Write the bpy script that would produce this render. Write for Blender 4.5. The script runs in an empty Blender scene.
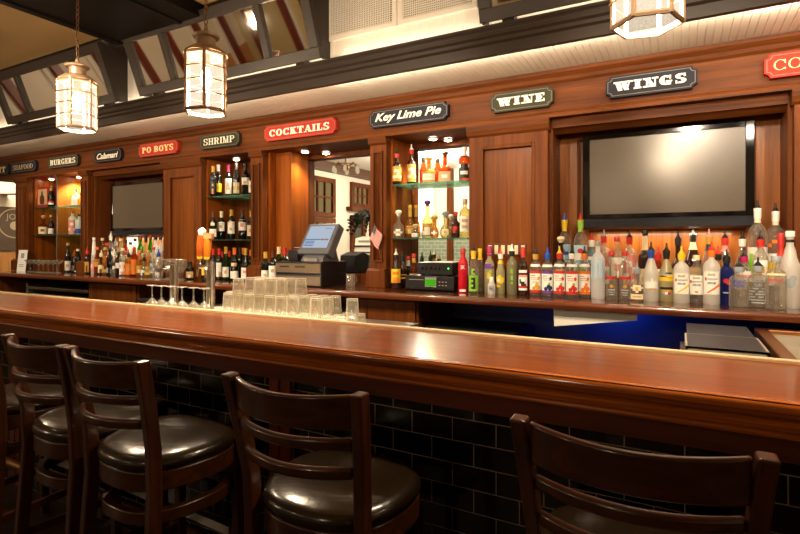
import bpy, bmesh, math, random
from mathutils import Vector, Matrix
random.seed(7)
R = math.radians
SC = bpy.context.scene
COL = SC.collection
# ------------------------------------------------------------------ camera model
F_PX, YAW, CAM_Z = 515.5, R(28.5), 1.465
SN, CS = math.sin(YAW), math.cos(YAW)
def ax(px, Y):                       # X of a point seen at column px standing at depth Y
    return Y * math.tan(math.atan((px - 400) / F_PX) - YAW)
def az(px, py, Y):
    X = ax(px, Y); w = -X * SN + Y * CS
    return CAM_Z - (py - 244) * w / F_PX
cam = bpy.data.cameras.new('camera'); camo = bpy.data.objects.new('camera', cam); COL.objects.link(camo)
camo.location = (0, 0, CAM_Z); camo.rotation_euler = (R(90), 0, YAW)
cam.sensor_width = 36; cam.lens = F_PX / 800 * 36; cam.shift_y = -23 / 800; cam.clip_start = 0.02
SC.camera = camo
SC.view_settings.view_transform = 'Standard'; SC.view_settings.look = 'None'
SC.view_settings.gamma = 1; SC.view_settings.use_curve_mapping = False
SC.view_settings.exposure = EXPO = .75
SC.cycles.use_denoising = True
SC.cycles.caustics_reflective = False; SC.cycles.caustics_refractive = False
SC.cycles.max_bounces = 10; SC.cycles.transparent_max_bounces = 40
SC.cycles.diffuse_bounces = 4; SC.cycles.glossy_bounces = 4
SC.cycles.sample_clamp_indirect = 6
# ------------------------------------------------------------------ materials
MATS = {}
def lin(c):
    if isinstance(c, str):
        c = tuple(int(c[i:i + 2], 16) / 255 for i in (0, 2, 4))
    return tuple((v / 12.92 if v <= .04045 else ((v + .055) / 1.055) ** 2.4) for v in c)
def new_mat(name):
    m = bpy.data.materials.new(name); m.use_nodes = True
    nt = m.node_tree; nt.nodes.clear()
    o = nt.nodes.new('ShaderNodeOutputMaterial')
    return m, nt, o
def node(nt, t, **kw):
    n = nt.nodes.new(t)
    for k, v in kw.items():
        if k in n.inputs.keys(): n.inputs[k].default_value = v
        else: setattr(n, k, v)
    return n
def pbr(name, col, rough=.5, metal=0, bump=0, bscale=80, coat=0, var=0, spec=.5):
    if name in MATS: return MATS[name]
    m, nt, o = new_mat(name); c = lin(col) + (1,)
    p = node(nt, 'ShaderNodeBsdfPrincipled'); nt.links.new(p.outputs[0], o.inputs[0])
    p.inputs['Base Color'].default_value = c; p.inputs['Roughness'].default_value = rough
    p.inputs['Metallic'].default_value = metal; p.inputs['Coat Weight'].default_value = coat
    p.inputs['Coat Roughness'].default_value = .08; p.inputs['Specular IOR Level'].default_value = spec
    if bump or var:
        tc = node(nt, 'ShaderNodeTexCoord'); nz = node(nt, 'ShaderNodeTexNoise', Scale=bscale, Detail=4)
        nt.links.new(tc.outputs['Object'], nz.inputs['Vector'])
        if bump:
            b = node(nt, 'ShaderNodeBump', Strength=bump, Distance=.004)
            nt.links.new(nz.outputs[0], b.inputs['Height']); nt.links.new(b.outputs[0], p.inputs['Normal'])
        if var:
            mx = node(nt, 'ShaderNodeMixRGB'); mx.inputs[1].default_value = c
            mx.inputs[2].default_value = tuple(v * (1 - var) for v in c[:3]) + (1,)
            nt.links.new(nz.outputs[0], mx.inputs[0]); nt.links.new(mx.outputs[0], p.inputs['Base Color'])
    MATS[name] = m; return m
def wood(name, light, dark, axis='X', rough=.35, coat=.3, scale=1.0, bump=.08, spec=.3):
    if name in MATS: return MATS[name]
    m, nt, o = new_mat(name)
    p = node(nt, 'ShaderNodeBsdfPrincipled'); nt.links.new(p.outputs[0], o.inputs[0])
    tc = node(nt, 'ShaderNodeTexCoord'); mp = node(nt, 'ShaderNodeMapping')
    s = {'X': (1.2, 26, 26), 'Z': (26, 26, 1.2), 'Y': (26, 1.2, 26)}[axis]
    mp.inputs['Scale'].default_value = tuple(v * scale for v in s)
    nt.links.new(tc.outputs['Object'], mp.inputs[0])
    n1 = node(nt, 'ShaderNodeTexNoise', Scale=1.0, Detail=6, Distortion=.5)
    nt.links.new(mp.outputs[0], n1.inputs['Vector'])
    n2 = node(nt, 'ShaderNodeTexNoise', Scale=5.0, Detail=3)
    nt.links.new(mp.outputs[0], n2.inputs['Vector'])
    ad = node(nt, 'ShaderNodeMath', operation='ADD'); ml = node(nt, 'ShaderNodeMath', operation='MULTIPLY'); ml.inputs[1].default_value = .35
    nt.links.new(n2.outputs[0], ml.inputs[0]); nt.links.new(n1.outputs[0], ad.inputs[0]); nt.links.new(ml.outputs[0], ad.inputs[1])
    cr = node(nt, 'ShaderNodeValToRGB'); nt.links.new(ad.outputs[0], cr.inputs[0])
    cr.color_ramp.elements[0].position = .42; cr.color_ramp.elements[0].color = lin(dark) + (1,)
    cr.color_ramp.elements[1].position = .95; cr.color_ramp.elements[1].color = lin(light) + (1,)
    nt.links.new(cr.outputs[0], p.inputs['Base Color'])
    b = node(nt, 'ShaderNodeBump', Strength=bump, Distance=.003)
    nt.links.new(ad.outputs[0], b.inputs['Height']); nt.links.new(b.outputs[0], p.inputs['Normal'])
    p.inputs['Roughness'].default_value = rough; p.inputs['Coat Weight'].default_value = coat; p.inputs['Coat Roughness'].default_value = .12; p.inputs['Specular IOR Level'].default_value = spec
    MATS[name] = m; return m
def glow(name, col, st):
    if name in MATS: return MATS[name]
    m, nt, o = new_mat(name); e = node(nt, 'ShaderNodeEmission', Strength=st); e.inputs[0].default_value = lin(col) + (1,)
    nt.links.new(e.outputs[0], o.inputs[0]); MATS[name] = m; return m
def thin_glass(name, tint, refl=.25, body=0.0, bodycol='ffffff', rough=.03, edge=.45, rim=0):
    """clear ware: tinted see-through, a glossy coat that grows to the rim, a little milky body"""
    if name in MATS: return MATS[name]
    m, nt, o = new_mat(name)
    t = node(nt, 'ShaderNodeBsdfTransparent'); g = node(nt, 'ShaderNodeBsdfGlossy', Roughness=rough)
    d = node(nt, 'ShaderNodeBsdfDiffuse'); d.inputs[0].default_value = lin(bodycol) + (1,)
    tr = node(nt, 'ShaderNodeBsdfTranslucent'); tr.inputs[0].default_value = lin(bodycol) + (1,)
    lw = node(nt, 'ShaderNodeLayerWeight', Blend=.35)
    cr = node(nt, 'ShaderNodeMixRGB'); cr.inputs[1].default_value = lin(tint) + (1,)
    cr.inputs[2].default_value = tuple(v * edge for v in lin(tint)) + (1,)
    nt.links.new(lw.outputs['Facing'], cr.inputs[0]); nt.links.new(cr.outputs[0], t.inputs[0])
    a = node(nt, 'ShaderNodeMixShader'); a.inputs[0].default_value = .5
    nt.links.new(d.outputs[0], a.inputs[1]); nt.links.new(tr.outputs[0], a.inputs[2])
    b = node(nt, 'ShaderNodeMixShader'); b.inputs[0].default_value = body
    if rim:  # diffuse white mixed in at grazing edges paints bright edge highlights
        pw = node(nt, 'ShaderNodeMath', operation='POWER'); pw.inputs[1].default_value = 2.5; nt.links.new(lw.outputs['Facing'], pw.inputs[0])
        ma = node(nt, 'ShaderNodeMath', operation='MULTIPLY_ADD', use_clamp=True); ma.inputs[1].default_value = rim; ma.inputs[2].default_value = body
        nt.links.new(pw.outputs[0], ma.inputs[0]); nt.links.new(ma.outputs[0], b.inputs[0])
    nt.links.new(t.outputs[0], b.inputs[1]); nt.links.new(a.outputs[0], b.inputs[2])
    p4 = node(nt, 'ShaderNodeMath', operation='POWER'); p4.inputs[1].default_value = 4; nt.links.new(lw.outputs['Facing'], p4.inputs[0])
    mm = node(nt, 'ShaderNodeMath', operation='MULTIPLY_ADD'); mm.inputs[1].default_value = .5; mm.inputs[2].default_value = refl * .1
    nt.links.new(p4.outputs[0], mm.inputs[0])
    c = node(nt, 'ShaderNodeMixShader'); nt.links.new(mm.outputs[0], c.inputs[0])
    nt.links.new(b.outputs[0], c.inputs[1]); nt.links.new(g.outputs[0], c.inputs[2]); nt.links.new(c.outputs[0], o.inputs[0])
    MATS[name] = m; return m
MAHX = wood('mahogany along', '743e16', '46220a', 'X', rough=.5, coat=0, spec=.14); MAHZ = wood('mahogany upright', '784016', '48220a', 'Z', rough=.5, coat=0, spec=.14)
BAR = wood('varnished bar top', '8c420a', '461e03', 'X', rough=.32, coat=.36, scale=.8, bump=.1)
BARTRIM = wood('varnished bar trim', 'c0661c', '70320a', 'X', rough=.2, coat=.9)
BARZ = wood('bar post wood', '6a2c14', '3a1608', 'Z', rough=.35, coat=.4)
STOOLW = wood('stool walnut', '44200c', '241005', 'Z', rough=.32, coat=.25, scale=1.4)
STOOLX = wood('stool walnut across', '44200c', '241005', 'X', rough=.3, coat=.35, scale=1.4)
FLOORW = wood('dark plank floor', '3a2416', '20130b', 'X', rough=.5, coat=.1)
LEATHER = pbr('brown leather', '1a1005', .24, bump=.18, bscale=45, coat=.2, spec=.4)
DARKP = pbr('dark brown paint', '2e2219', .5, var=.2, bscale=6)
DARKS = pbr('dark soffit paint', '2a2320', .3)
CREAM = pbr('cream paint', 'f8ecd8', .4); WHITEP = pbr('white paint', 'f6efe2', .45)
TAN = pbr('tan ceiling plaster', '9c7a4a', .7, var=.1, bscale=3)
BLACK = pbr('black plastic', '16151a', .3); BLACKM = pbr('matte black', '0c0b0c', .7); GREYP = pbr('grey plastic', '55565a', .4)
STEEL = pbr('brushed steel', 'c8c4bc', .28, 1); CHROME = pbr('chrome', 'e8e6e2', .08, 1); BRASS = pbr('aged brass', 'a08058', .3, 1)
COPPER = pbr('copper edge', 'c98e5c', .3, 1)
LANT = pbr('lantern metal', 'a88a6c', .4, .35, var=.3, bscale=30)
MIRROR = pbr('mirror silver', 'f4f0ea', .03, 1); PAPER = pbr('white paper', 'f4f2ec', .7)
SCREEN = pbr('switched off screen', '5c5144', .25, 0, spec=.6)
CL = {k: pbr('ink ' + k, v, .45) for k, v in dict(w='f4f0e6', c='ead9ae', k='141212', r='c8281e', o='e8761c', y='f0c828', g='4aa030', b='2a4fb0',
      p='6a3a8c', m='b01858', n='1c2450', s='9aa0a4', d='c89838', t='c8a878', e='8cc43c', l='a8d0e8', q='e8948a', f='5a2a14').items()}
GL = dict(clear=thin_glass('clear bottle glass', 'f6f3ea', .9, .12, 'fffaf0', edge=.75, rim=.6), frost=thin_glass('frosted bottle glass', 'f0ece4', .3, .74, 'fffcf4', .25),
     frosty=thin_glass('frosted straw glass', 'e0d6a4', .3, .68, 'dcd2a2', .25), frostg=thin_glass('frosted olive glass', 'c0bc98', .3, .66, 'b4ae88', .25),
     white=thin_glass('milky white glass', 'f4f8fa', .4, .9, 'ffffff', .12),
     amber=thin_glass('amber glass', 'e08428', .5, .2, 'c8641c'), gold=thin_glass('golden glass', 'f4c460', .5, .26, 'f0b04c'),
     dark=pbr('black wine glass', '0d0f0b', .09, coat=.5), brown=pbr('dark brown glass', '2c140a', .1, coat=.5), green=thin_glass('green glass', '22b034', .5, .4, '1cb42c'),
     red=pbr('red lacquered glass', 'c8142a', .25), blue=thin_glass('blue glass', '3050b0', .5, .4, '2440a8'), aqua=thin_glass('pale blue glass', 'bce4f0', .5, .35, 'b4e0ec'),
     straw=thin_glass('straw glass', 'f2e8b0', .5, .25, 'ece0a8'), olive=thin_glass('olive green glass', '3a5a20', .5, .3, '3a5a20'))
TUMB = thin_glass('drinking glass', 'fdfbf6', .9, .09, 'fffaee', .05, .95, rim=.85)
STEMG = thin_glass('stemware glass', 'fbf8f2', .9, .06, 'fff8ea', .04, .9, rim=.6)
SHELFG = thin_glass('shelf glass', 'd8f0e4', .6, .14, '9cd8bc', .05, .4)
# ------------------------------------------------------------------ mesh helpers
def BM(): return bmesh.new()
def box(b, x0, x1, y0, y1, z0, z1):
    v = [b.verts.new((x, y, z)) for z in (z0, z1) for x, y in ((x0, y0), (x1, y0), (x1, y1), (x0, y1))]
    for q in ((3, 2, 1, 0), (4, 5, 6, 7), (0, 1, 5, 4), (1, 2, 6, 5), (2, 3, 7, 6), (3, 0, 4, 7)):
        b.faces.new([v[i] for i in q])
    return b
def extr(b, poly, axis, a0, a1):
    """polygon extruded along an axis; poly gives the two other coordinates in x,y,z order"""
    def P(u, v, a): return {'X': (a, u, v), 'Y': (u, a, v), 'Z': (u, v, a)}[axis]
    A = [b.verts.new(P(u, v, a0)) for u, v in poly]; B = [b.verts.new(P(u, v, a1)) for u, v in poly]
    n = len(poly)
    for i in range(n): b.faces.new((A[i], A[(i + 1) % n], B[(i + 1) % n], B[i]))
    b.faces.new(A[::-1]); b.faces.new(B)
    return b
def frame(b, x0, x1, z0, z1, t, y0, y1, tb=None):
    tb = tb or t
    box(b, x0, x0 + t, y0, y1, z0, z1); box(b, x1 - t, x1, y0, y1, z0, z1)
    box(b, x0 + t, x1 - t, y0, y1, z0, z0 + tb); box(b, x0 + t, x1 - t, y0, y1, z1 - tb, z1)
    return b
def lathe(b, prof, seg=20, cx=0, cy=0, cz=0, sq=None, cap0=True, cap1=True, tilt=None):
    rings = []
    for r, z in prof:
        ring = []
        for i in range(seg):
            a = 2 * math.pi * i / seg; ca, sa = math.cos(a), math.sin(a)
            k = 1
            if sq: k = (abs(ca) ** sq + abs(sa) ** sq) ** (-1 / sq)
            x, y = r * k * ca, r * k * sa
            if tilt: x += tilt[0] * z; y += tilt[1] * z
            ring.append(b.verts.new((cx + x, cy + y, cz + z)))
        rings.append(ring)
    for p, q in zip(rings, rings[1:]):
        for i in range(seg): b.faces.new((p[i], p[(i + 1) % seg], q[(i + 1) % seg], q[i]))
    if cap0: b.faces.new(rings[0][::-1])
    if cap1: b.faces.new(rings[-1])
    return b
def tube(b, pts, r, seg=8, closed=False):
    pts = [Vector(p) for p in pts]; n = len(pts); rs = r if isinstance(r, (list, tuple)) else [r] * n
    rings = []; up = Vector((0, 0, 1))
    for i, p in enumerate(pts):
        if closed: d = pts[(i + 1) % n] - pts[i - 1]
        else: d = pts[min(i + 1, n - 1)] - pts[max(i - 1, 0)]
        d.normalize(); u = up if abs(d.z) < .9 else Vector((1, 0, 0))
        s = d.cross(u).normalized(); t = s.cross(d).normalized()
        rings.append([b.verts.new(p + (s * math.cos(2 * math.pi * k / seg) + t * math.sin(2 * math.pi * k / seg)) * rs[i]) for k in range(seg)])
    m = n if closed else n - 1
    for i in range(m):
        p, q = rings[i], rings[(i + 1) % n]
        for k in range(seg): b.faces.new((p[k], p[(k + 1) % seg], q[(k + 1) % seg], q[k]))
    if not closed: b.faces.new(rings[0][::-1]); b.faces.new(rings[-1])
    return b
def sweep_rect(b, pts, w, h):
    """rectangular bar swept through pts; w across (in plan), h in z"""
    pts = [Vector(p) for p in pts]; rings = []
    for i, p in enumerate(pts):
        d = pts[min(i + 1, len(pts) - 1)] - pts[max(i - 1, 0)]; s = Vector((-d.y, d.x, 0)).normalized() * w / 2
        z = Vector((0, 0, h / 2)); rings.append([b.verts.new(p + o) for o in (s - z, s + z, -s + z, -s - z)])
    for p, q in zip(rings, rings[1:]):
        for k in range(4): b.faces.new((p[k], p[(k + 1) % 4], q[(k + 1) % 4], q[k]))
    b.faces.new(rings[0][::-1]); b.faces.new(rings[-1])
    return b
def mesh_of(b, mats, smooth=False, recalc=True):
    if recalc: bmesh.ops.recalc_face_normals(b, faces=b.faces)
    me = bpy.data.meshes.new('mesh'); b.to_mesh(me); b.free()
    for m in (mats if isinstance(mats, (list, tuple)) else [mats]): me.materials.append(m)
    if smooth:
        for p in me.polygons: p.use_smooth = True
        try: me.set_sharp_from_angle(angle=R(40))
        except Exception: pass
    return me
def link(name, me, parent=None, loc=(0, 0, 0), rz=0):
    o = bpy.data.objects.new(name, me); COL.objects.link(o)
    o.location = loc; o.rotation_euler = (0, 0, rz)
    if parent: o.parent = parent
    return o
def obj(name, b, mat, parent=None, smooth=False, bevel=0, world=True, recalc=True):
    """links a bmesh; drawn in world coordinates unless world=False (then in the parent's own)"""
    if parent is not None and world: bmesh.ops.translate(b, verts=b.verts, vec=-parent.location)
    o = link(name, mesh_of(b, mat, smooth, recalc), parent)
    if bevel:
        md = o.modifiers.new('bevel', 'BEVEL'); md.width = bevel; md.segments = 2; md.limit_method = 'ANGLE'; md.angle_limit = R(50)
    return o
def tag(o, label, cat, group=None, kind=None):
    if label: o['label'] = label
    if cat: o['category'] = cat
    if group: o['group'] = group
    if kind: o['kind'] = kind
    return o
def thing(name, label, cat, loc=(0, 0, 0), rz=0, group=None):
    o = bpy.data.objects.new(name, None); COL.objects.link(o); o.empty_display_size = .05
    o.location = loc; o.rotation_euler = (0, 0, rz)
    return tag(o, label, cat, group)
def struct(name, b, mat, label=None, **kw):
    o = obj(name, b, mat, **kw); o['kind'] = 'structure'
    if label: o['label'] = label
    return o
def dup(root, loc, rz, label, group=None):
    r = root.copy(); COL.objects.link(r); r.location = loc; r.rotation_euler = (0, 0, rz)
    if label: r['label'] = label
    if group: r['group'] = group
    for ch in list(root.children):
        c = ch.copy(); COL.objects.link(c); c.parent = r
        for g in ch.children:
            d = g.copy(); COL.objects.link(d); d.parent = c
    return r
ORD = ['first', 'second', 'third', 'fourth', 'fifth', 'sixth', 'seventh', 'eighth', 'ninth', 'tenth', 'eleventh', 'twelfth', 'thirteenth', 'fourteenth',
       'fifteenth', 'sixteenth', 'seventeenth', 'eighteenth', 'nineteenth', 'twentieth']
def lamp(name, kind, loc, energy, col=(1, .78, .52), size=.04, rot=(0, 0, 0), spot=None, blend=.6):
    l = bpy.data.lights.new(name, kind); l.energy = energy; l.color = col
    if kind == 'AREA': l.size = size
    else: l.shadow_soft_size = size
    if spot: l.spot_size = R(spot); l.spot_blend = blend
    o = bpy.data.objects.new(name, l); COL.objects.link(o); o.location = loc; o.rotation_euler = rot
    return o
# ------------------------------------------------------------------ lettering (slab serif letters drawn from strokes)
def glyph(ch, t, u, sf):
    """returns (width, list of polygons) in a unit-high box; t thick stem, u thin stroke, sf serif height"""
    P = []
    def r(x0, y0, x1, y1): P.append([(x0, y0), (x1, y0), (x1, y1), (x0, y1)])
    def bar(xa, ya, xb, yb, w): P.append([(xa - w / 2, ya), (xa + w / 2, ya), (xb + w / 2, yb), (xb - w / 2, yb)])
    def arc(cx, cy, rx, ry, a0, a1, tx, ty):
        n = 12
        for i in range(n):
            A, B = R(a0 + (a1 - a0) * i / n), R(a0 + (a1 - a0) * (i + 1) / n)
            P.append([(cx + rx * math.cos(A), cy + ry * math.sin(A)), (cx + rx * math.cos(B), cy + ry * math.sin(B)),
                      (cx + (rx - tx) * math.cos(B), cy + (ry - ty) * math.sin(B)), (cx + (rx - tx) * math.cos(A), cy + (ry - ty) * math.sin(A))])
    def srf(x, y, w=None):
        w = w or t + .2; r(x - w / 2, 0 if y == 0 else 1 - sf, x + w / 2, sf if y == 0 else 1)
    def stem(x, w=None): r(x - (w or t) / 2, 0, x + (w or t) / 2, 1); srf(x, 0); srf(x, 1)
    h = t / 2 + .1
    if ch == ' ': return .35, P
    if ch == 'I': stem(h); W = 2 * h
    elif ch == 'L': stem(h); r(h, 0, .72, sf); r(.72 - u, 0, .72, .36); W = .74
    elif ch == 'T': r(.4 - t / 2, 0, .4 + t / 2, 1); srf(.4, 0); r(0, 1 - sf, .8, 1); r(0, .68, u, 1); r(.8 - u, .68, .8, 1); W = .8
    elif ch in 'EF':
        stem(h); r(h, 1 - sf, .76, 1); r(.76 - u, .66, .76, 1); r(h, .5 - sf / 2, .58, .5 + sf / 2); r(.58 - u, .36, .58, .64); W = .78
        if ch == 'E': r(h, 0, .78, sf); r(.78 - u, 0, .78, .34)
    elif ch == 'H': stem(h); stem(.9 - h); r(h, .5 - sf / 2, .9 - h, .5 + sf / 2); W = .9
    elif ch == 'N': stem(h - .04, u); r(.86 - u, 0, .86, 1); srf(.86 - u / 2, 1, t + .1); bar(.2, 1, .86 - t / 2, 0, t); W = .95
    elif ch == 'M': stem(h - .04, u); stem(1.04 - h); bar(.22, 1, .52, 0, t); bar(.9, 1, .52, 0, u); W = 1.06
    elif ch == 'W':
        bar(.16, 1, .38, 0, t); bar(.62, 1, .4, 0, u); bar(.6, 1, .84, 0, t); bar(1.06, 1, .84, 0, u)
        srf(.16, 1); srf(.6, 1); srf(1.06, 1, t + .1); W = 1.2
    elif ch == 'A': bar(.12, 0, .44, 1, u); bar(.76, 0, .46, 1, t); r(.2, .28, .7, .28 + sf); srf(.12, 0, t + .1); srf(.76, 0); W = .92
    elif ch == 'K': stem(h); bar(.3, .4, .72, 1, u); bar(.82 - t / 2, 0, .46, .6, t); srf(.76, 0); srf(.7, 1, t + .1); W = .92
    elif ch == 'Y': bar(.16, 1, .44, .45, t); bar(.76, 1, .46, .45, u); r(.45 - t / 2, 0, .45 + t / 2, .5); srf(.45, 0); srf(.16, 1); srf(.76, 1, t + .1); W = .9
    elif ch in 'PRB':
        stem(h); arc(.46, .735, .34, .265, -90, 90, t, sf); r(h, 1 - sf, .47, 1); r(h, .47, .47, .47 + sf); W = .84
        if ch == 'B': arc(.46, .27, .38, .27, -90, 90, t, sf); r(h, 0, .47, sf); W = .88
        if ch == 'R': bar(.8 - t / 2, 0, .5, .5, t); srf(.76, 0, t + .12); W = .92
    elif ch == 'D': stem(h); arc(.4, .5, .48, .5, -90, 90, t, sf); r(h, 0, .42, sf); r(h, 1 - sf, .42, 1); W = .92
    elif ch == 'O': arc(.45, .5, .45, .52, 0, 360, t, sf * .9); W = .9
    elif ch in 'CG':
        arc(.44, .5, .44, .52, 40, 320, t, sf * .9); r(.78 - u, .62, .8, 1); W = .84
        if ch == 'G': r(.8 - t, 0, .8, .46); r(.5, .46 - sf, .88, .46); W = .92
        else: r(.78 - u, .04, .8, .22)
    elif ch == 'S':
        arc(.38, .74, .36, .28, 40, 270, t * .9, sf); arc(.38, .26, .38, .28, -140, 90, t * .9, sf)
        r(.68 - u, .68, .7, 1); r(.04, 0, .04 + u, .32); W = .78
    elif ch == 'U': r(h - t / 2, .3, h + t / 2, 1); srf(h, 1); r(.82 - u, .3, .82, 1); srf(.8, 1, t + .1); arc(.46 - .02, .3, .38, .32, 180, 360, t * .8, sf); W = .92
    elif ch == "'": r(0, .7, .12, 1); W = .2
    else: r(0, 0, .5, 1); W = .55
    return W, P
def slab_text(txt, width, height, t=.24, u=.1, sf=.12, gap=.12, depth=.003):
    gs = [glyph(c, t, u, sf) for c in txt]; tot = sum(g[0] for g in gs) + gap * (len(txt) - 1)
    sx = width / tot; b = BM(); x = 0; k = 0
    for W, P in gs:
        for poly in P:
            k += 1; d = depth + (k % 7) * .00004
            extr(b, [((x + p[0]) * sx - width / 2, (p[1] - .5) * height) for p in poly], 'Y', -d, 0)
        x += W + gap
    return b
def font_mesh(txt, size, shear=0, extrude=.001, bold=0):
    c = bpy.data.curves.new('t', 'FONT'); c.body = txt; c.size = size; c.shear = shear; c.extrude = extrude; c.offset = bold
    c.align_x = 'CENTER'; c.align_y = 'CENTER'; c.resolution_u = 3
    o = bpy.data.objects.new('t', c); COL.objects.link(o)
    bpy.context.view_layer.update()
    me = bpy.data.meshes.new_from_object(o.evaluated_get(bpy.context.evaluated_depsgraph_get()))
    b = BM(); b.from_mesh(me); bpy.data.objects.remove(o); bpy.data.curves.remove(c); bpy.data.meshes.remove(me)
    for v in b.verts: v.co = Vector((v.co.x, -v.co.z, v.co.y))
    return b
def wrap(b, r, z, a0=0):
    """bends flat lettering (x, -y out, z) round a cylinder facing -Y"""
    for v in b.verts:
        a = v.co.x / r + a0; rr = r - v.co.y
        v.co = Vector((rr * math.sin(a), -rr * math.cos(a), v.co.z + z))
    return b
# =========================================================================== SETTING
ZC, ZB, CT = 1.07, 1.07, 1.125         # bar top, counter top
YF = 3.50                              # face of the back bar
CEIL = 3.27; SOF = 2.605; YB = 2.92
XL, XR = -9.5, 3.2
b = BM(); box(b, XL - .2, XR + .2, -4.7, 8, -.1, 0); struct('floor', b, FLOORW, 'dark plank floor under the bar stools')
b = BM(); box(b, XL - .2, XR + .2, -4.7, YB + .03, CEIL, CEIL + .1); struct('ceiling', b, TAN, 'tan plaster ceiling above the lanterns')
# grooved board soffit over the back bar
b = BM(); x = XL; pr = []
while x < XR:
    pr += [(x, SOF), (x + .0335, SOF), (x + .0355, SOF + .005), (x + .0365, SOF + .005)]; x += .0385
pr += [(XR, SOF)]
poly = pr + [(XR, SOF + .08), (XL, SOF + .08)]
def ext_strip(b, pr, y0, y1):
    A = [b.verts.new((x, y0, z)) for x, z in pr]; B = [b.verts.new((x, y1, z)) for x, z in pr]
    for i in range(len(pr) - 1): b.faces.new((A[i], A[i + 1], B[i + 1], B[i]))
ext_strip(b, pr, YB, 4.0)
box(b, XL, XR, YB, 4.0, SOF + .006, SOF + .08)
struct('ceiling_soffit', b, CREAM, 'cream grooved board soffit above the signs', recalc=False)
b = BM(); box(b, XL, -7.4, 4.0, 8, SOF + .1, SOF + .2); struct('ceiling_alcove', b, CREAM, 'pale ceiling beyond the left end of the bar')
# upper wall of grooved white boards
b = BM(); x = XL; pr = []
while x < XR:
    pr += [(x, 2.95), (x + .076, 2.95), (x + .078, 2.953), (x + .08, 2.953)]; x += .082
pr += [(XR, 2.95)]
A = [b.verts.new((x, y, SOF + .02)) for x, y in pr]; B = [b.verts.new((x, y, CEIL)) for x, y in pr]
for i in range(len(pr) - 1): b.faces.new((A[i], A[i + 1], B[i + 1], B[i]))
box(b, XL, XR, 2.956, 3.05, SOF + .02, CEIL)
struct('wall_upper', b, WHITEP, 'white grooved board wall above the dark beam', recalc=False)
# dark stepped beam below it
b = BM(); extr(b, [(2.95, SOF - .03), (2.95, 2.735), (2.87, 2.735), (2.87, 2.722), (2.885, 2.712), (2.885, 2.70), (2.875, 2.695), (2.875, 2.675), (2.895, 2.665), (2.895, 2.645), (2.915, 2.635), (2.915, SOF - .03)], 'X', XL, XR)
struct('trim_beam', b, DARKP, 'dark stepped beam moulding between soffit and white wall')
b = BM(); extr(b, [(2.95, 3.2), (2.95, CEIL), (2.72, CEIL), (2.72, CEIL - .02), (2.78, 3.23), (2.8, 3.2)], 'X', XL, XR)
struct('trim_crown', b, DARKP, 'dark crown moulding under the tan ceiling')
b = BM(); box(b, -4.20, -3.16, -4.5, 2.72, CEIL - .1, CEIL); box(b, -4.20, -4.14, -4.5, 2.72, CEIL - .115, CEIL - .1); box(b, -3.4, -3.36, -4.5, 2.72, CEIL - .112, CEIL - .1)
struct('trim_ceiling_beam', b, pbr('glossy dark beam', '100a07', .5, spec=.12), 'wide dark ceiling beam crossing above the left lantern')
# walls of the room
b = BM(); box(b, XL - .1, XL, -4.6, 8, 0, CEIL); struct('wall_left', b, CREAM, 'cream end wall behind the chalkboard')
b = BM(); box(b, XL, XL + .012, -4.6, 8, 0, 1.34); struct('wainscot_left', b, wood('pale wainscot', 'd8a064', 'b87c44', 'Z'), 'pale wooden wainscot below the chalkboard')
b = BM(); box(b, XR, XR + .1, -4.6, 8, 0, CEIL); struct('wall_right', b, CREAM)
b = BM(); box(b, XL, XR, -4.7, -4.6, 0, CEIL); struct('wall_behind', b, pbr('front room wall', 'd8c490', .6))
for i in range(12):
    x0 = XL + .35 + i * 1.1; b = BM(); box(b, x0, x0 + .16, -4.6, -4.5, 0, CEIL); struct('trim_%d' % (i + 20), b, pbr('red stained wood', '7a2c18', .35))
    b = BM(); box(b, x0 + .2, x0 + .27, -4.6, -4.54, 0, CEIL); struct('trim_%d' % (i + 40), b, WHITEP)
for i in range(8):
    y0 = -4.2 + i * .85; b = BM(); box(b, XL, XL + .09, y0, y0 + .14, 0, CEIL); struct('trim_%d' % (i + 60), b, pbr('red stained wood', '', .35))
    b = BM(); box(b, XL, XL + .05, y0 + .2, y0 + .28, 0, CEIL); struct('trim_%d' % (i + 80), b, WHITEP)
for i in range(5):
    b = BM(); x0 = -7.5 + i * 2.2; frame(b, x0, x0 + 1.3, .9, 2.5, .09, -4.6, -4.54); box(b, x0 + .62, x0 + .68, -4.6, -4.55, .99, 2.41)
    w = struct('window_%d' % (i + 1), b, MAHZ)
    b = BM(); box(b, x0 + .09, x0 + 1.21, -4.598, -4.58, .99, 2.41)
    obj('pane', b, pbr('night pane', '9a9078', .1), w)
# wall behind the back bar, open where the two pass-throughs are
OP1, OP2 = (-3.10, -2.24), (-1.98, -1.40); OZ = 2.26
b = BM()
box(b, -7.35, OP1[0], 3.9, 3.98, 0, SOF); box(b, OP1[1], OP2[0], 3.9, 3.98, 0, SOF); box(b, OP2[1], XR, 3.9, 3.98, 0, SOF)
box(b, OP1[0], OP1[1], 3.9, 3.98, 0, 1.2); box(b, OP1[0], OP1[1], 3.9, 3.98, OZ, SOF); box(b, OP2[0], OP2[1], 3.9, 3.98, 0, 1.2); box(b, OP2[0], OP2[1], 3.9, 3.98, OZ, SOF)
struct('wall_back', b, MAHZ, 'mahogany wall behind the back bar')
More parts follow.
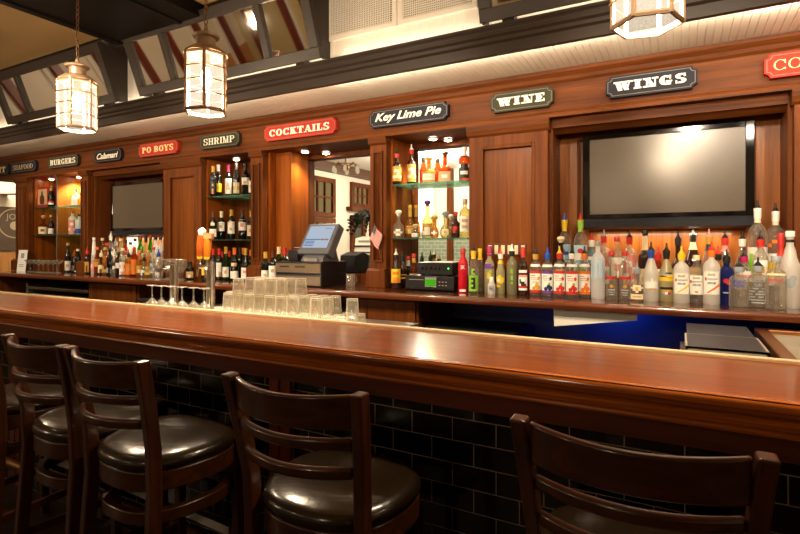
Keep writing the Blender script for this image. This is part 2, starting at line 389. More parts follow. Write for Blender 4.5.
# the room seen through the openings
XW, YE, BZ = -4.6, 7.6, 2.66
b = BM(); box(b, XW - .08, XW, 3.98, YE, 0, BZ); struct('wall_side', b, CREAM, 'cream wall with windows seen through the opening behind the register')
b = BM(); box(b, XW, 1.5, YE, YE + .08, 0, BZ); struct('wall_far', b, WHITEP, 'white far wall seen behind the glass liquor shelves')
m, nt, o = new_mat('green tile'); p = node(nt, 'ShaderNodeBsdfPrincipled', Roughness=.25); br = node(nt, 'ShaderNodeTexBrick', Scale=1.0)
tc = node(nt, 'ShaderNodeTexCoord'); sp = node(nt, 'ShaderNodeSeparateXYZ'); cb = node(nt, 'ShaderNodeCombineXYZ')
nt.links.new(tc.outputs['Object'], sp.inputs[0]); nt.links.new(sp.outputs[0], cb.inputs[0]); nt.links.new(sp.outputs[2], cb.inputs[1]); nt.links.new(cb.outputs[0], br.inputs['Vector'])
br.inputs['Brick Width'].default_value = .12; br.inputs['Row Height'].default_value = .058; br.inputs['Mortar Size'].default_value = .004
br.inputs['Color1'].default_value = lin('8a9a84') + (1,); br.inputs['Color2'].default_value = lin('97a48e') + (1,); br.inputs['Mortar'].default_value = lin('c4c8b8') + (1,)
nt.links.new(br.outputs[0], p.inputs['Base Color']); nt.links.new(p.outputs[0], o.inputs[0])
b = BM(); box(b, XW, 1.5, YE - .02, YE, 0, 1.56); struct('wainscot_far', b, m, 'sage green brick tile on the far wall')
b = BM(); box(b, -3.25, -3.15, YE - .06, YE - .02, 0, BZ); struct('trim_post', b, MAHZ, 'wooden post on the far tiled wall')
b = BM(); box(b, XW, 1.5, 3.98, YE, BZ, BZ + .08); struct('ceiling_rear', b, WHITEP, 'white ceiling of the room behind the register')
b = BM(); box(b, XW, XW + .14, 3.98, YE, BZ - .13, BZ); struct('trim_rear', b, pbr('rear beam', '5a3c26', .5), 'brown beam along the rear room ceiling')
b = BM(); box(b, 1.5, 1.58, 3.98, YE, 0, BZ); struct('wall_rear_right', b, CREAM)
def side_window(n, y0, y1, z0, z1, cols, rows, label, lit=True):
    b = BM(); t = .07; X0, X1 = XW, XW + .05
    box(b, X0, X1, y0, y0 + t, z0, z1); box(b, X0, X1, y1 - t, y1, z0, z1); box(b, X0, X1, y0 + t, y1 - t, z0, z0 + t); box(b, X0, X1, y0 + t, y1 - t, z1 - t, z1)
    w = obj('window_%d' % n, b, MAHZ); w['kind'] = 'structure'; w['label'] = label
    b = BM()
    for i in range(1, cols): y = y0 + t + (y1 - y0 - 2 * t) * i / cols; box(b, X0 + .008, X1 - .01, y - .014, y + .014, z0 + t, z1 - t)
    for i in range(1, rows): z = z0 + t + (z1 - z0 - 2 * t) * i / rows; box(b, X0 + .01, X1 - .014, y0 + t, y1 - t, z - .012, z + .012)
    obj('glazing_bar', b, MAHZ, w)
    b = BM(); box(b, X0 + .002, X0 + .009, y0 + t, y1 - t, z0 + t, z1 - t)
    obj('pane', b, glow('lamplit pane', 'd8b878', .22), w)
side_window(6, 5.35, 6.36, 1.86, 2.44, 5, 2, 'upper wooden casement with small panes behind the register')
side_window(7, 5.35, 6.36, .95, 1.85, 5, 3, 'lower wooden casement with small panes behind the register')
side_window(8, 6.80, 7.34, 2.05, 2.45, 3, 2, 'small high wooden window on the right behind the register')
b = BM(); box(b, XW, XW + .12, 6.7, 7.4, 1.99, 2.05); struct('trim_1', b, MAHZ, 'wooden ledge under the small high window')
b = BM(); box(b, XW, XW + .05, 6.8, 6.88, 0, 1.92); box(b, XW, XW + .05, 7.12, 7.2, 0, 1.92); box(b, XW, XW + .05, 6.88, 7.12, 1.84, 1.92); d = struct('door_1', b, MAHZ, 'narrow wooden door frame with a dark opening, rear room')
b = BM(); box(b, XW + .002, XW + .02, 6.88, 7.12, 0, 1.84); obj('door_leaf', b, pbr('dark door', '4a4434', .5), d)
b = BM(); frame(b, -4.2, -3.45, 1.62, 2.5, .05, YE - .05, YE); w = struct('window_9', b, WHITEP, 'bright white shaded window on the far wall')
b = BM(); box(b, -4.15, -3.5, YE - .03, YE - .01, 1.67, 2.45); obj('shade', b, glow('lit window shade', 'fff0d8', 2.2), w)
# =========================================================================== BACK BAR CABINETRY
XS, XE = -7.75 * YF / 3.4, 2.6
hd = thing('back_bar_header', 'long mahogany fascia board carrying the row of painted signs', 'header', (-2.5, YF, 2.30))
b = BM(); box(b, XS, XE, YF - .03, YF + .02, 2.30, SOF - .002); obj('fascia_board', b, MAHX, hd)
b = BM(); extr(b, [(YF - .03, 2.52), (YF - .03, SOF - .004), (YF - .075, SOF - .004), (YF - .07, 2.58), (YF - .05, 2.555), (YF - .045, 2.535)], 'X', XS, XE); obj('crown_moulding', b, MAHX, hd)
b = BM(); extr(b, [(YF - .03, 2.298), (YF - .03, 2.34), (YF - .04, 2.335), (YF - .05, 2.318), (YF - .05, 2.298)], 'X', XS, XE); obj('lower_moulding', b, MAHX, hd)
b = BM(); box(b, XS, -5.99, YF + .02, 3.898, 2.30, 2.33)
for x0, x1 in ((-5.94, -4.646), (-4.07, -2.16), (-2.16, -1.325), (-.76, XE)): box(b, x0, x1, YF + .02, 3.898, 2.30, 2.33)
obj('top_panel', b, MAHX, hd)
ct = thing('back_bar_counter', 'long dark polished wooden counter carrying the liquor bottles', 'counter', (-2.4, 3.4, CT - .05))
b = BM(); box(b, -7.35, XE, 3.14, 3.898, CT - .045, CT); obj('counter_top', b, wood('polished counter', '6a3a1e', '3c1c0c', 'X', rough=.16, coat=.8), ct)
b = BM(); extr(b, [(3.14, CT - .045), (3.14, CT), (3.125, CT - .004), (3.118, CT - .014), (3.118, CT - .03), (3.125, CT - .045)], 'X', -7.35, XE); obj('nosing', b, wood('counter edge', '7c3e1c', '4c220e', 'X', coat=.6), ct, smooth=True)
FX = lambda px: ax(px, YF)
def pilaster(x0, x1, label):
    t = thing('pilaster', label, 'pillar', ((x0 + x1) / 2, YF + .05, CT), group='narrow fluted pillars of the back bar')
    b = BM(); box(b, x0 - .012, x1 + .012, YF - .075, YF + .04, CT, CT + .13); extr(b, [(YF - .075, CT + .13), (YF + .03, CT + .13), (YF + .03, CT + .15), (YF - .05, CT + .15)], 'X', x0 - .006, x1 + .006); obj('plinth', b, MAHZ, t, bevel=.003)
    b = BM(); w = x1 - x0; box(b, x0, x1, YF - .028, YF + .04, CT + .13, 2.26); obj('shaft', b, MAHZ, t)
    b = BM(); xa, xb = x0 + w * .2, x1 - w * .2; z0, z1 = CT + .2, 2.19
    frame(b, xa, xb, z0, z1, .012, YF - .045, YF - .028)
    for k in range(3):
        xc = xa + .022 + (xb - xa - .044) * k / 2; extr(b, [(xc - .009, YF - .028), (xc, YF - .042), (xc + .009, YF - .028)], 'Z', z0 + .015, z1 - .015)
    obj('fluting', b, MAHZ, t)
    b = BM(); extr(b, [(YF - .028, 2.24), (YF - .045, 2.255), (YF - .05, 2.275), (YF - .06, 2.30), (YF + .03, 2.30), (YF + .03, 2.24)], 'X', x0 - .008, x1 + .008); obj('capital', b, MAHX, t)
    return t
pilaster(FX(18), FX(31), 'fluted pillar at the far left end of the back bar')
pilaster(FX(83), FX(90.5), 'narrow fluted pillar on the left of the left television')
pilaster(FX(253), FX(265), 'fluted pillar between the wine shelves and the register')
pilaster(FX(372), FX(388), 'fluted pillar with the small flag, right of the register')
def panel(x0, x1, label, name='panelled_cupboard'):
    t = thing(name, label, 'panel', ((x0 + x1) / 2, YF + .05, CT), group='wide framed mahogany panels of the back bar')
    b = BM(); s = .085; frame(b, x0, x1, CT, 2.25, s, YF - .02, YF + .03, .1); obj('frame', b, MAHZ, t, bevel=.002)
    b = BM(); frame(b, x0 + s, x1 - s, CT + .1, 2.15, .022, YF - .026, YF); obj('bead_moulding', b, MAHZ, t, bevel=.006)
    b = BM(); box(b, x0 + s, x1 - s, YF + .004, YF + .02, CT + .1, 2.15); obj('panel', b, wood('veneer panel', '824818', '552a0b', 'Z', scale=.7, coat=.04, spec=.16), t)
    b = BM(); extr(b, [(YF - .02, 2.22), (YF - .035, 2.235), (YF - .045, 2.262), (YF - .05, 2.30), (YF + .03, 2.30), (YF + .03, 2.22)], 'X', x0 - .012, x1 + .012); obj('cornice', b, MAHX, t)
    b = BM(); box(b, x0, x0 + .02, YF + .03, 3.898, CT, 2.297); obj('side_panel', b, MAHZ, t); b = BM(); box(b, x1 - .02, x1, YF + .03, 3.898, CT, 2.297); obj('side_panel', b, MAHZ, t)
    return t
panel(FX(165), FX(203), 'framed mahogany panel left of the wine shelves')
panel(FX(470), FX(548.5), 'framed mahogany panel below the WINE sign')
panel(FX(793.5), FX(793.5) + .56, 'framed mahogany panel at the right edge of the photo')
def niche(x0, x1, label, back=MAHZ, shelves=(), partition=None, opening=None, depth=3.88):
    t = thing('display_niche', label, 'shelf unit', ((x0 + x1) / 2, 3.7, CT), group='open niches of the back bar')
    for xa, xb in ((x0, x0 + .02), (x1 - .02, x1)):
        b = BM(); box(b, xa, xb, YF + .04, 3.896, CT, 2.297); obj('side_panel', b, wood('niche side', 'a0561a', '6c320a', 'Z', scale=.8, coat=.05, spec=.2), t)
    b = BM()
    if opening:
        xa, xb = opening; box(b, x0 + .02, xa, 3.86, 3.896, CT, 2.297); box(b, xb, x1 - .02, 3.86, 3.896, CT, 2.297); box(b, xa, xb, 3.86, 3.896, CT, 1.2); box(b, xa, xb, 3.86, 3.896, OZ, 2.3)
    else: box(b, x0 + .02, x1 - .02, 3.86, 3.896, CT, 2.297)
    obj('back_panel', b, back, t)
    if partition:
        b = BM(); box(b, partition - .01, partition + .01, YF + .02, 3.86, CT, 2.297); obj('partition', b, wood('niche side', '', ''), t)
        b = BM(); box(b, partition - .012, partition + .012, YF + .012, YF + .02, CT, 2.297); o = obj('edge_strip', b, STEEL, t); o['label'] = 'bright metal edge strip'
    for z, xa, xb in shelves:
        b = BM(); box(b, xa + .003, xb - .003, YF + .005, 3.855, z - .01, z); o = obj('glass_shelf', b, SHELFG, t, bevel=.002)
    return t
xa, xp, xb = FX(31), FX(55.5), FX(83)
niche(xa, xb, 'two-bay niche with short glass shelves at far left', shelves=[(1.925, xa + .02, xp - .01), (1.58, xa + .02, xp - .01), (1.925, xp + .01, xb - .02), (1.58, xp + .01, xb - .02)], partition=xp)
b = BM(); box(b, xp + .03, xb - .04, 3.852, 3.858, CT + .1, 2.2); o = tag(obj('wall_mirror', b, MIRROR), 'narrow mirror at the back of the brightly lit left niche', 'mirror')
W0, W1 = FX(203), FX(253); niche(W0, W1, 'wine niche with two glass shelves of dark bottles', shelves=[(1.925, W0 + .02, W1 - .02), (1.508, W0 + .02, W1 - .02)])
G0, G1 = FX(265), FX(372); REGN = niche(G0, G1, 'wide open niche behind the cash register', opening=OP1)
L0, L1 = FX(388), FX(470); niche(L0, L1, 'liquor niche with two green-edged glass shelves below the Key Lime Pie sign', shelves=[(1.93, L0 + .02, L1 - .02), (1.511, L0 + .02, L1 - .02)], opening=OP2)
b = BM(); box(b, G0 + .02, OP1[0] + .02, 3.62, 3.86, CT, 2.297); obj('side_box', b, wood('niche side', '', ''), REGN)
T0, T1 = FX(90.5), FX(165); V0, V1 = FX(548.5), FX(793.5)
def tv_niche(x0, x1, label):
    t = thing('television_niche', label, 'alcove', ((x0 + x1) / 2, 3.7, CT), group='alcoves holding the two televisions')
    for a, c in ((x0, x0 + .02), (x1 - .02, x1)):
        b = BM(); box(b, a, c, YF + .04, 3.8, CT, 2.297); obj('side_panel', b, MAHZ, t)
    b = BM(); box(b, x0 + .02, x1 - .02, 3.78, 3.8, CT, 2.297); obj('back_panel', b, wood('niche back', 'a8621f', '6e380e', 'Z'), t)
    b = BM(); frame(b, x0 + .14, x1 - .14, 1.3, 2.2, .018, 3.762, 3.78); obj('bead_moulding', b, MAHZ, t, bevel=.004)
    b = BM(); box(b, x0 + .02, x1 - .02, YF + .02, 3.78, 2.24, 2.298); extr(b, [(YF + .04, 2.24), (YF + .1, 2.21), (YF + .12, 2.24)], 'X', x0 + .02, x1 - .02); obj('head_panel', b, MAHX, t)
tv_niche(T0, T1, 'deep alcove around the small left television'); tv_niche(V0, V1, 'deep alcove around the big right television')
def tv(px0, px1, py0, py1, Y, label, bez=.045, spk=.07):
    x0, x1 = ax(px0, Y), ax(px1, Y); zt = az((px0 + px1) / 2, py0, Y); zb = az((px0 + px1) / 2, py1, Y)
    t = thing('television', label, 'television', ((x0 + x1) / 2, Y + .05, zb), group='switched-off televisions of the back bar')
    b = BM(); frame(b, x0, x1, zb + spk, zt, bez, Y - .012, Y + .05, .03); box(b, x0 + bez, x1 - bez, Y + .01, Y + .05, zb + spk + .03, zt - .03); obj('bezel', b, pbr('gloss black bezel', '0a090a', .06, coat=.5), t, bevel=.003)
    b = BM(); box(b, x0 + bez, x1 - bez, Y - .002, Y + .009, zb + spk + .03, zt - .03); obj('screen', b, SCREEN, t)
    b = BM(); extr(b, [(Y - .01, zb + spk), (Y + .05, zb + spk), (Y + .05, zb), (Y + .01, zb), (Y - .025, zb + .012), (Y - .03, zb + spk - .02)], 'X', x0, x1); obj('speaker_bar', b, pbr('dark speaker bar', '24262c', .4), t)
    b = BM(); box(b, x0 + .25, x1 - .25, Y + .05, 3.762 if Y < 3.75 else Y + .06, (zb + zt) / 2 - .15, (zb + zt) / 2 + .15); obj('wall_bracket', b, BLACKM, t)
    return t
tv(111.5, 165.5, 181.5, 236, 3.64, 'small switched-off television above the crowded left liquor bottles', .035, .06)
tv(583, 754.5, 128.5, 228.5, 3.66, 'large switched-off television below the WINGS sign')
# =========================================================================== SIGNS
def sign(px0, px1, txt, color, ink, label, style='slab', tw=.8, th=.5, z0=None, **kw):
    Y = YF - .055; x0, x1 = ax(px0, Y), ax(px1, Y); L = x1 - x0; zc, hh = 2.435, .132
    t = thing('painted_sign', label, 'sign', ((x0 + x1) / 2, YF - .0505, zc), group='painted signs along the fascia board')
    r = .026; pts = []
    for cx, cz, a in ((-L / 2, -hh / 2, 90), (L / 2, -hh / 2, 180), (L / 2, hh / 2, 270), (-L / 2, hh / 2, 360)):
        pts += [(cx + r * math.cos(R(a - 18 * i)), cz + r * math.sin(R(a - 18 * i))) for i in range(6)]
    b = BM(); extr(b, pts, 'Y', -.015, .02); obj('board', b, color, t, world=False)
    k = (L - .02) / L; kk = (hh - .02) / hh; b = BM(); p1 = [(x * k, z * kk) for x, z in pts]; p2 = [(x * (L - .028) / L, z * (hh - .028) / hh) for x, z in pts]; n = len(pts)
    for i in range(n):
        j = (i + 1) % n; b.faces.new([b.verts.new((q[0], -.0155, q[1])) for q in (p1[i], p1[j], p2[j], p2[i])])
    o = obj('border_line', b, kw.get('line') or pbr('worn border', '6a665e', .6), t, world=False)
    if style == 'slab': b = slab_text(txt, L * tw, hh * th, **{k: v for k, v in kw.items() if k in ('t', 'u', 'sf', 'gap')})
    else:
        b = font_mesh(txt, .1, .35, .002, .0018); xs = [v.co.x for v in b.verts]; zs = [v.co.z for v in b.verts]
        s = L * tw / (max(xs) - min(xs)); sz = hh * th / (max(zs) - min(zs)); cx = (max(xs) + min(xs)) / 2; cz = (max(zs) + min(zs)) / 2
        for v in b.verts: v.co.x = (v.co.x - cx) * s; v.co.z = (v.co.z - cz) * sz
    for v in b.verts: v.co.y -= .016
    obj('lettering', b, ink, t, world=False)
    return t
SNAVY = pbr('sign navy', '24232d', .6, var=.3, spec=.2, bscale=25); SRED = pbr('sign red', 'b8321f', .6, var=.2, spec=.2, bscale=25); SOLIVE = pbr('sign olive', '3b3a28', .6, var=.3, spec=.2, bscale=25)
INK = pbr('sign cream ink', 'fff4dc', .5); INKY = pbr('sign yellow ink', 'f8dc9c', .5)
sign(-16, 9.5, 'LIGHT', SNAVY, INKY, 'sign cut by the left edge of the photo, tail of a word', tw=.78, th=.55)
sign(11.5, 36.5, 'SEAFOOD', SNAVY, pbr('sign tan ink', 'c8b08c', .5), 'dark sign reading SEAFOOD in thin tan letters', tw=.8, th=.46, t=.16, u=.07, sf=.07)
sign(49, 79, 'BURGERS', SOLIVE, INK, 'olive sign reading BURGERS in cream letters', tw=.84, th=.48)
sign(95, 122, 'Calamari', SNAVY, INK, 'dark sign reading Calamari in script', 'script', .78, .5)
sign(139.5, 178.5, 'PO BOYS', SRED, INKY, 'red sign reading PO BOYS', tw=.8, th=.46)
sign(200.5, 240, 'SHRIMP', SOLIVE, INK, 'olive sign reading SHRIMP in thin serif letters', tw=.78, th=.46, t=.17, u=.07, sf=.07)
sign(265, 336.5, 'COCKTAILS', SRED, INK, 'red sign reading COCKTAILS', tw=.84, th=.44, t=.27)
sign(370, 448.5, 'Key Lime Pie', SNAVY, INK, 'dark blue sign reading Key Lime Pie in script', 'script', .84, .6)
sign(491, 553.5, 'WINE', SOLIVE, INK, 'olive sign reading WINE in heavy white letters', tw=.74, th=.42, t=.35, sf=.16, gap=.15)
sign(606, 697.5, 'WINGS', SNAVY, INK, 'navy sign reading WINGS in heavy white letters', tw=.78, th=.42, t=.35, sf=.16, gap=.15)
sign(764, 862, 'CONCH', SRED, INKY, 'red sign starting CO, cut by the right edge of the photo', tw=.8, th=.42, t=.12, u=.05, sf=.05)
# =========================================================================== DOWNLIGHTS IN THE NICHES
def downlight(px, Y, label, energy, z=2.298, r=.03, spot=130):
    X = ax(px, Y); t = thing('downlight', label, 'light', (X, Y, z), group='small round downlights in the back bar')
    b = BM(); lathe(b, [(r + .012, 0), (r + .014, -.006), (r + .006, -.014), (r, -.012), (r, -.002)], 20, cap0=False, cap1=False); obj('trim_ring', b, STEEL, t, world=False, smooth=True)
    b = BM(); lathe(b, [(.001, -.018), (r * .6, -.016), (r, -.008), (r, -.001)], 20); obj('lens', b, glow('hot lens', 'fff2dc', 40), t, world=False, smooth=True)
    lamp('downlight_lamp', 'SPOT', (X, Y, z - .03), energy, (1, .82, .58), .025, spot=spot, blend=.7)
downlight(79.5, 3.72, 'downlight with star glare below the BURGERS sign', 45)
downlight(51.5, 3.66, 'small downlight over the left bay of the far left niche', 6)
downlight(236.5, 3.66, 'round downlight above the wine shelves', 10)
downlight(305, 3.66, 'bright round downlight above the register', 14)
downlight(326, 3.80, 'smaller downlight above the register, to the right', 6)
downlight(433, 3.68, 'brightest downlight with star glare below the Key Lime Pie sign', 30)
downlight(448, 3.78, 'second downlight just right of the brightest one', 12)
# =========================================================================== UNDER THE COUNTER
def cupboard(x0, x1, label, door=True):
    t = thing('under_counter_cabinet', label, 'cabinet', ((x0 + x1) / 2, 3.5, 0), group='cabinets below the back bar counter')
    b = BM(); box(b, x0, x1, 3.26, 3.89, .08, CT - .046); obj('carcass', b, MAHZ, t)
    b = BM(); frame(b, x0 + .02, x1 - .02, .12, CT - .07, .06, 3.24, 3.26); box(b, x0 + .08, x1 - .08, 3.248, 3.26, .18, CT - .13); obj('door', b, MAHZ, t, bevel=.003)
    b = BM(); box(b, x0, x1, 3.32, 3.89, 0, .08); obj('kick_board', b, BLACKM, t)
cupboard(-5.55, -4.72, 'dark wooden cabinet door below the left television')
cupboard(-2.12, -1.62, 'wooden cabinet below the pillar with the flag')
b = BM(); box(b, -7.35, -7.27, 3.16, 3.89, 0, CT - .046); tag(obj('counter_end_panel', b, MAHZ), 'upright end panel closing the counter at far left', 'panel')
b = BM(); box(b, -7.26, -5.56, 3.84, 3.89, 0, CT - .046); tag(obj('backing_board', b, BLACKM), 'black backing of the open bay at far left', 'panel')
t = thing('bottle_cooler', 'open steel cooler below the far left of the counter', 'cooler', (-6.2, 3.5, 0))
b = BM(); box(b, -6.85, -5.6, 3.3, 3.83, 0, .88); obj('body', b, STEEL, t, bevel=.01)
b = BM(); box(b, -6.85, -5.6, 3.27, 3.4, .93, .965); box(b, -6.85, -6.82, 3.27, 3.83, .88, 1.0); obj('lid_rail', b, STEEL, t, bevel=.005)
t = thing('back_bar_fridge', 'low black fridge with steel rim behind the stemmed glasses', 'fridge', (-3.4, 3.5, 0))
b = BM(); box(b, -4.68, -2.16, 3.3, 3.85, 0, .9); obj('body', b, BLACK, t, bevel=.008)
b = BM(); box(b, -4.68, -2.16, 3.22, 3.3, .9, .93); box(b, -4.68, -2.16, 3.3, 3.7, .9, .915); obj('steel_rim', b, STEEL, t, bevel=.004)
b = BM(); box(b, -1.61, XE, 3.86, 3.89, 0, CT - .046); tag(obj('backing_board', b, pbr('dark blue-black board', '20242c', .5)), 'dark board behind the blue-lit bay', 'panel')
b = BM(); box(b, -1.6, -.95, 3.3, 3.8, .0, .88); tag(obj('black_cooler', b, BLACKM, bevel=.01), 'black cooler in the dark bay left of the blue glow', 'cooler')
# blue lamp
Y = 3.2; xl, xr = ax(553.5, Y), ax(637, Y)
t = thing('insect_light', 'white slanted lamp housing with blue glow under the counter', 'light', ((xl + xr) / 2, Y, 1.0))
b = BM(); A = [(xl, 1.074), (xr, 1.074), (xr, 1.034), (xl + .005, .966)]
extr(b, A, 'Y', Y - .004, Y + .004); extr(b, [(xl, 1.074), (xr, 1.074), (xr, 1.068), (xl, 1.068)], 'Y', Y + .004, Y + .1); obj('housing', b, WHITEP, t)
b = BM(); tube(b, [(xl + .03, Y + .05, 1.03), (xr - .02, Y + .05, 1.055)], .009); obj('tube_lamp', b, glow('blue tube', '2040ff', 14), t, smooth=True)
lamp('blue_lamp', 'AREA', (xl * .35 + xr * .65, Y + .34, 1.04), 1.5, (.02, .08, 1), .06, (R(60), 0, 0))
# =========================================================================== THE BAR
BX0, BX1, Y0, Y1 = XL + .4, 2.6, 1.575, 2.13
bar = thing('bar_counter', 'long varnished mahogany bar with black tile front', 'bar counter', (-2.5, 1.9, 0))
b = BM(); box(b, BX0, BX1, Y0 + .004, Y1 - .024, ZC - .04, ZC); obj('bar_top', b, BAR, bar)
b = BM()
pf = [(1.61, 1.07), (1.60, 1.0725), (1.588, 1.072), (1.577, 1.066), (1.572, 1.056), (1.574, 1.045), (1.585, 1.037), (1.603, 1.033), (1.603, 1.026), (1.594, 1.023), (1.588, 1.015), (1.590, 1.006), (1.606, 1.0), (1.614, .997), (1.614, .99), (1.605, .986), (1.602, .979), (1.606, .972), (1.625, .968), (1.68, .968), (1.68, 1.03), (1.61, 1.03)]
extr(b, pf, 'X', BX0, BX1); obj('arm_rail', b, BARTRIM, bar, smooth=True)
b = BM(); box(b, BX0, BX1, 1.632, 1.66, .905, .968); obj('apron_board', b, wood('bar apron', '5c2a16', '38160a', 'X', coat=.4), bar)
m, nt, o = new_mat('black subway tile'); p = node(nt, 'ShaderNodeBsdfPrincipled', Roughness=.12); br = node(nt, 'ShaderNodeTexBrick', Scale=1.0)
tc = node(nt, 'ShaderNodeTexCoord'); sp = node(nt, 'ShaderNodeSeparateXYZ'); cb = node(nt, 'ShaderNodeCombineXYZ')
nt.links.new(tc.outputs['Object'], sp.inputs[0]); nt.links.new(sp.outputs[0], cb.inputs[0]); nt.links.new(sp.outputs[2], cb.inputs[1]); nt.links.new(cb.outputs[0], br.inputs['Vector'])
for k, v in {'Brick Width': .157, 'Row Height': .0785, 'Mortar Size': .0016, 'Mortar Smooth': 0}.items(): br.inputs[k].default_value = v
br.inputs['Color1'].default_value = lin('060505') + (1,); br.inputs['Color2'].default_value = lin('090706') + (1,); br.inputs['Mortar'].default_value = lin('7c6e5c') + (1,)
nt.links.new(br.outputs[0], p.inputs['Base Color']); nt.links.new(p.outputs[0], o.inputs[0])
b = BM(); box(b, BX0, BX1, 1.66, 1.72, 0.0, .968); o = obj('tile_front', b, m, bar); o['label'] = 'black brick tiles with pale grout'
for px in (280,):
    for k in range(-2, 3):
        xc = ax(px, 1.64) + k * 2.1
        if BX0 < xc < BX1:
            b = BM(); box(b, xc - .055, xc - .006, 1.636, 1.66, 0, .905); box(b, xc + .006, xc + .055, 1.636, 1.66, 0, .905); box(b, xc - .006, xc + .006, 1.645, 1.66, 0, .905); obj('post', b, BARZ, bar)
b = BM(); box(b, BX0, BX1, Y1 - .024, Y1, 1.03, ZC + .012); o = obj('rear_lip', b, pbr('pale brass lip', 'f0d4a8', .35, .2), bar, bevel=.004); o['label'] = 'bright metal rear lip'
b = BM(); box(b, BX0, BX1, 1.72, Y1 - .05, 0, 1.03); obj('carcass', b, BLACKM, bar)
b = BM(); tube(b, [(BX0, 1.605, .15), (BX1, 1.605, .15)], .025, 12); 
for k in range(8): xx = BX0 + .5 + k * 1.5; tube(b, [(xx, 1.605, .15), (xx, 1.66, .15)], .014)
obj('foot_rail', b, BRASS, bar, smooth=True)
# shelf behind the bar carrying glasses and taps
SZ = 1.0
t = thing('glass_shelf_unit', 'steel work shelf behind the bar carrying upturned glasses', 'work shelf', (-2.6, 2.4, 0))
b = BM(); box(b, -3.75, -1.35, 2.14, 2.72, SZ - .02, SZ); obj('shelf_top', b, STEEL, t, bevel=.004)
b = BM(); box(b, -3.72, -1.38, 2.15, 2.68, 0, SZ - .02); obj('cabinet_body', b, BLACK, t)
# return with sink at right
t = thing('sink_cabinet', 'steel sink with copper-edged rim at the right end of the bar', 'sink', (.9, 2.6, 0))
x0 = .325
b = BM(); box(b, x0, x0 + .05, 2.14, 3.1, 1.0, 1.05); box(b, x0 + .05, 1.6, 3.04, 3.1, 1.0, 1.05); box(b, x0 + .05, 1.6, 2.14, 2.2, 1.0, 1.05); box(b, 1.55, 1.6, 2.2, 3.04, 1.0, 1.05); obj('rim', b, COPPER, t, bevel=.004)
b = BM(); box(b, x0 + .05, 1.55, 2.2, 3.04, .97, .985); box(b, x0 + .05, 1.55, 2.98, 3.04, .985, 1.03); obj('drain_board', b, pbr('bright sink steel', 'cfc6b6', .35, .35), t)
b = BM(); lathe(b, [(.20, .0), (.21, .012), (.225, .014), (.235, .004)], 28, x0 + .36, 2.55, .985, cap0=True, cap1=False); obj('basin_ring', b, CHROME, t, smooth=True)
b = BM(); box(b, x0, 1.6, 2.14, 3.1, 0, .97); obj('cabinet_body', b, BLACK, t)
t = thing('drip_tray', 'steel drip tray with ribbed dark mat behind the bar at right', 'tray', (.15, 2.64, .99))
b = BM(); box(b, .02, .31, 2.46, 2.82, .985, 1.0); frame(b, .02, .31, .985, 1.04, .01, 2.46, 2.47, .01); box(b, .02, .31, 2.46, 2.468, 1.0, 1.04); box(b, .02, .31, 2.812, 2.82, 1.0, 1.04); box(b, .02, .028, 2.468, 2.812, 1.0, 1.04); box(b, .302, .31, 2.468, 2.812, 1.0, 1.04); obj('pan', b, pbr('bright sink steel', '', .35), t)
b = BM()
for i in range(46): box(b, .03, .3, 2.472 + i * .0155, 2.480 + i * .0155, 1.028, 1.04)
for i in range(12): box(b, .036 + i * .022, .044 + i * .022, 2.47, 2.81, 1.022, 1.033)
obj('ribbed_mat', b, pbr('dark mat', '504e54', .35), t)
b = BM(); box(b, .0, .315, 2.44, 2.9, 0, .985); tag(obj('ice_bin', b, STEEL, bevel=.006), 'steel bin under the ribbed drip tray', 'bin')
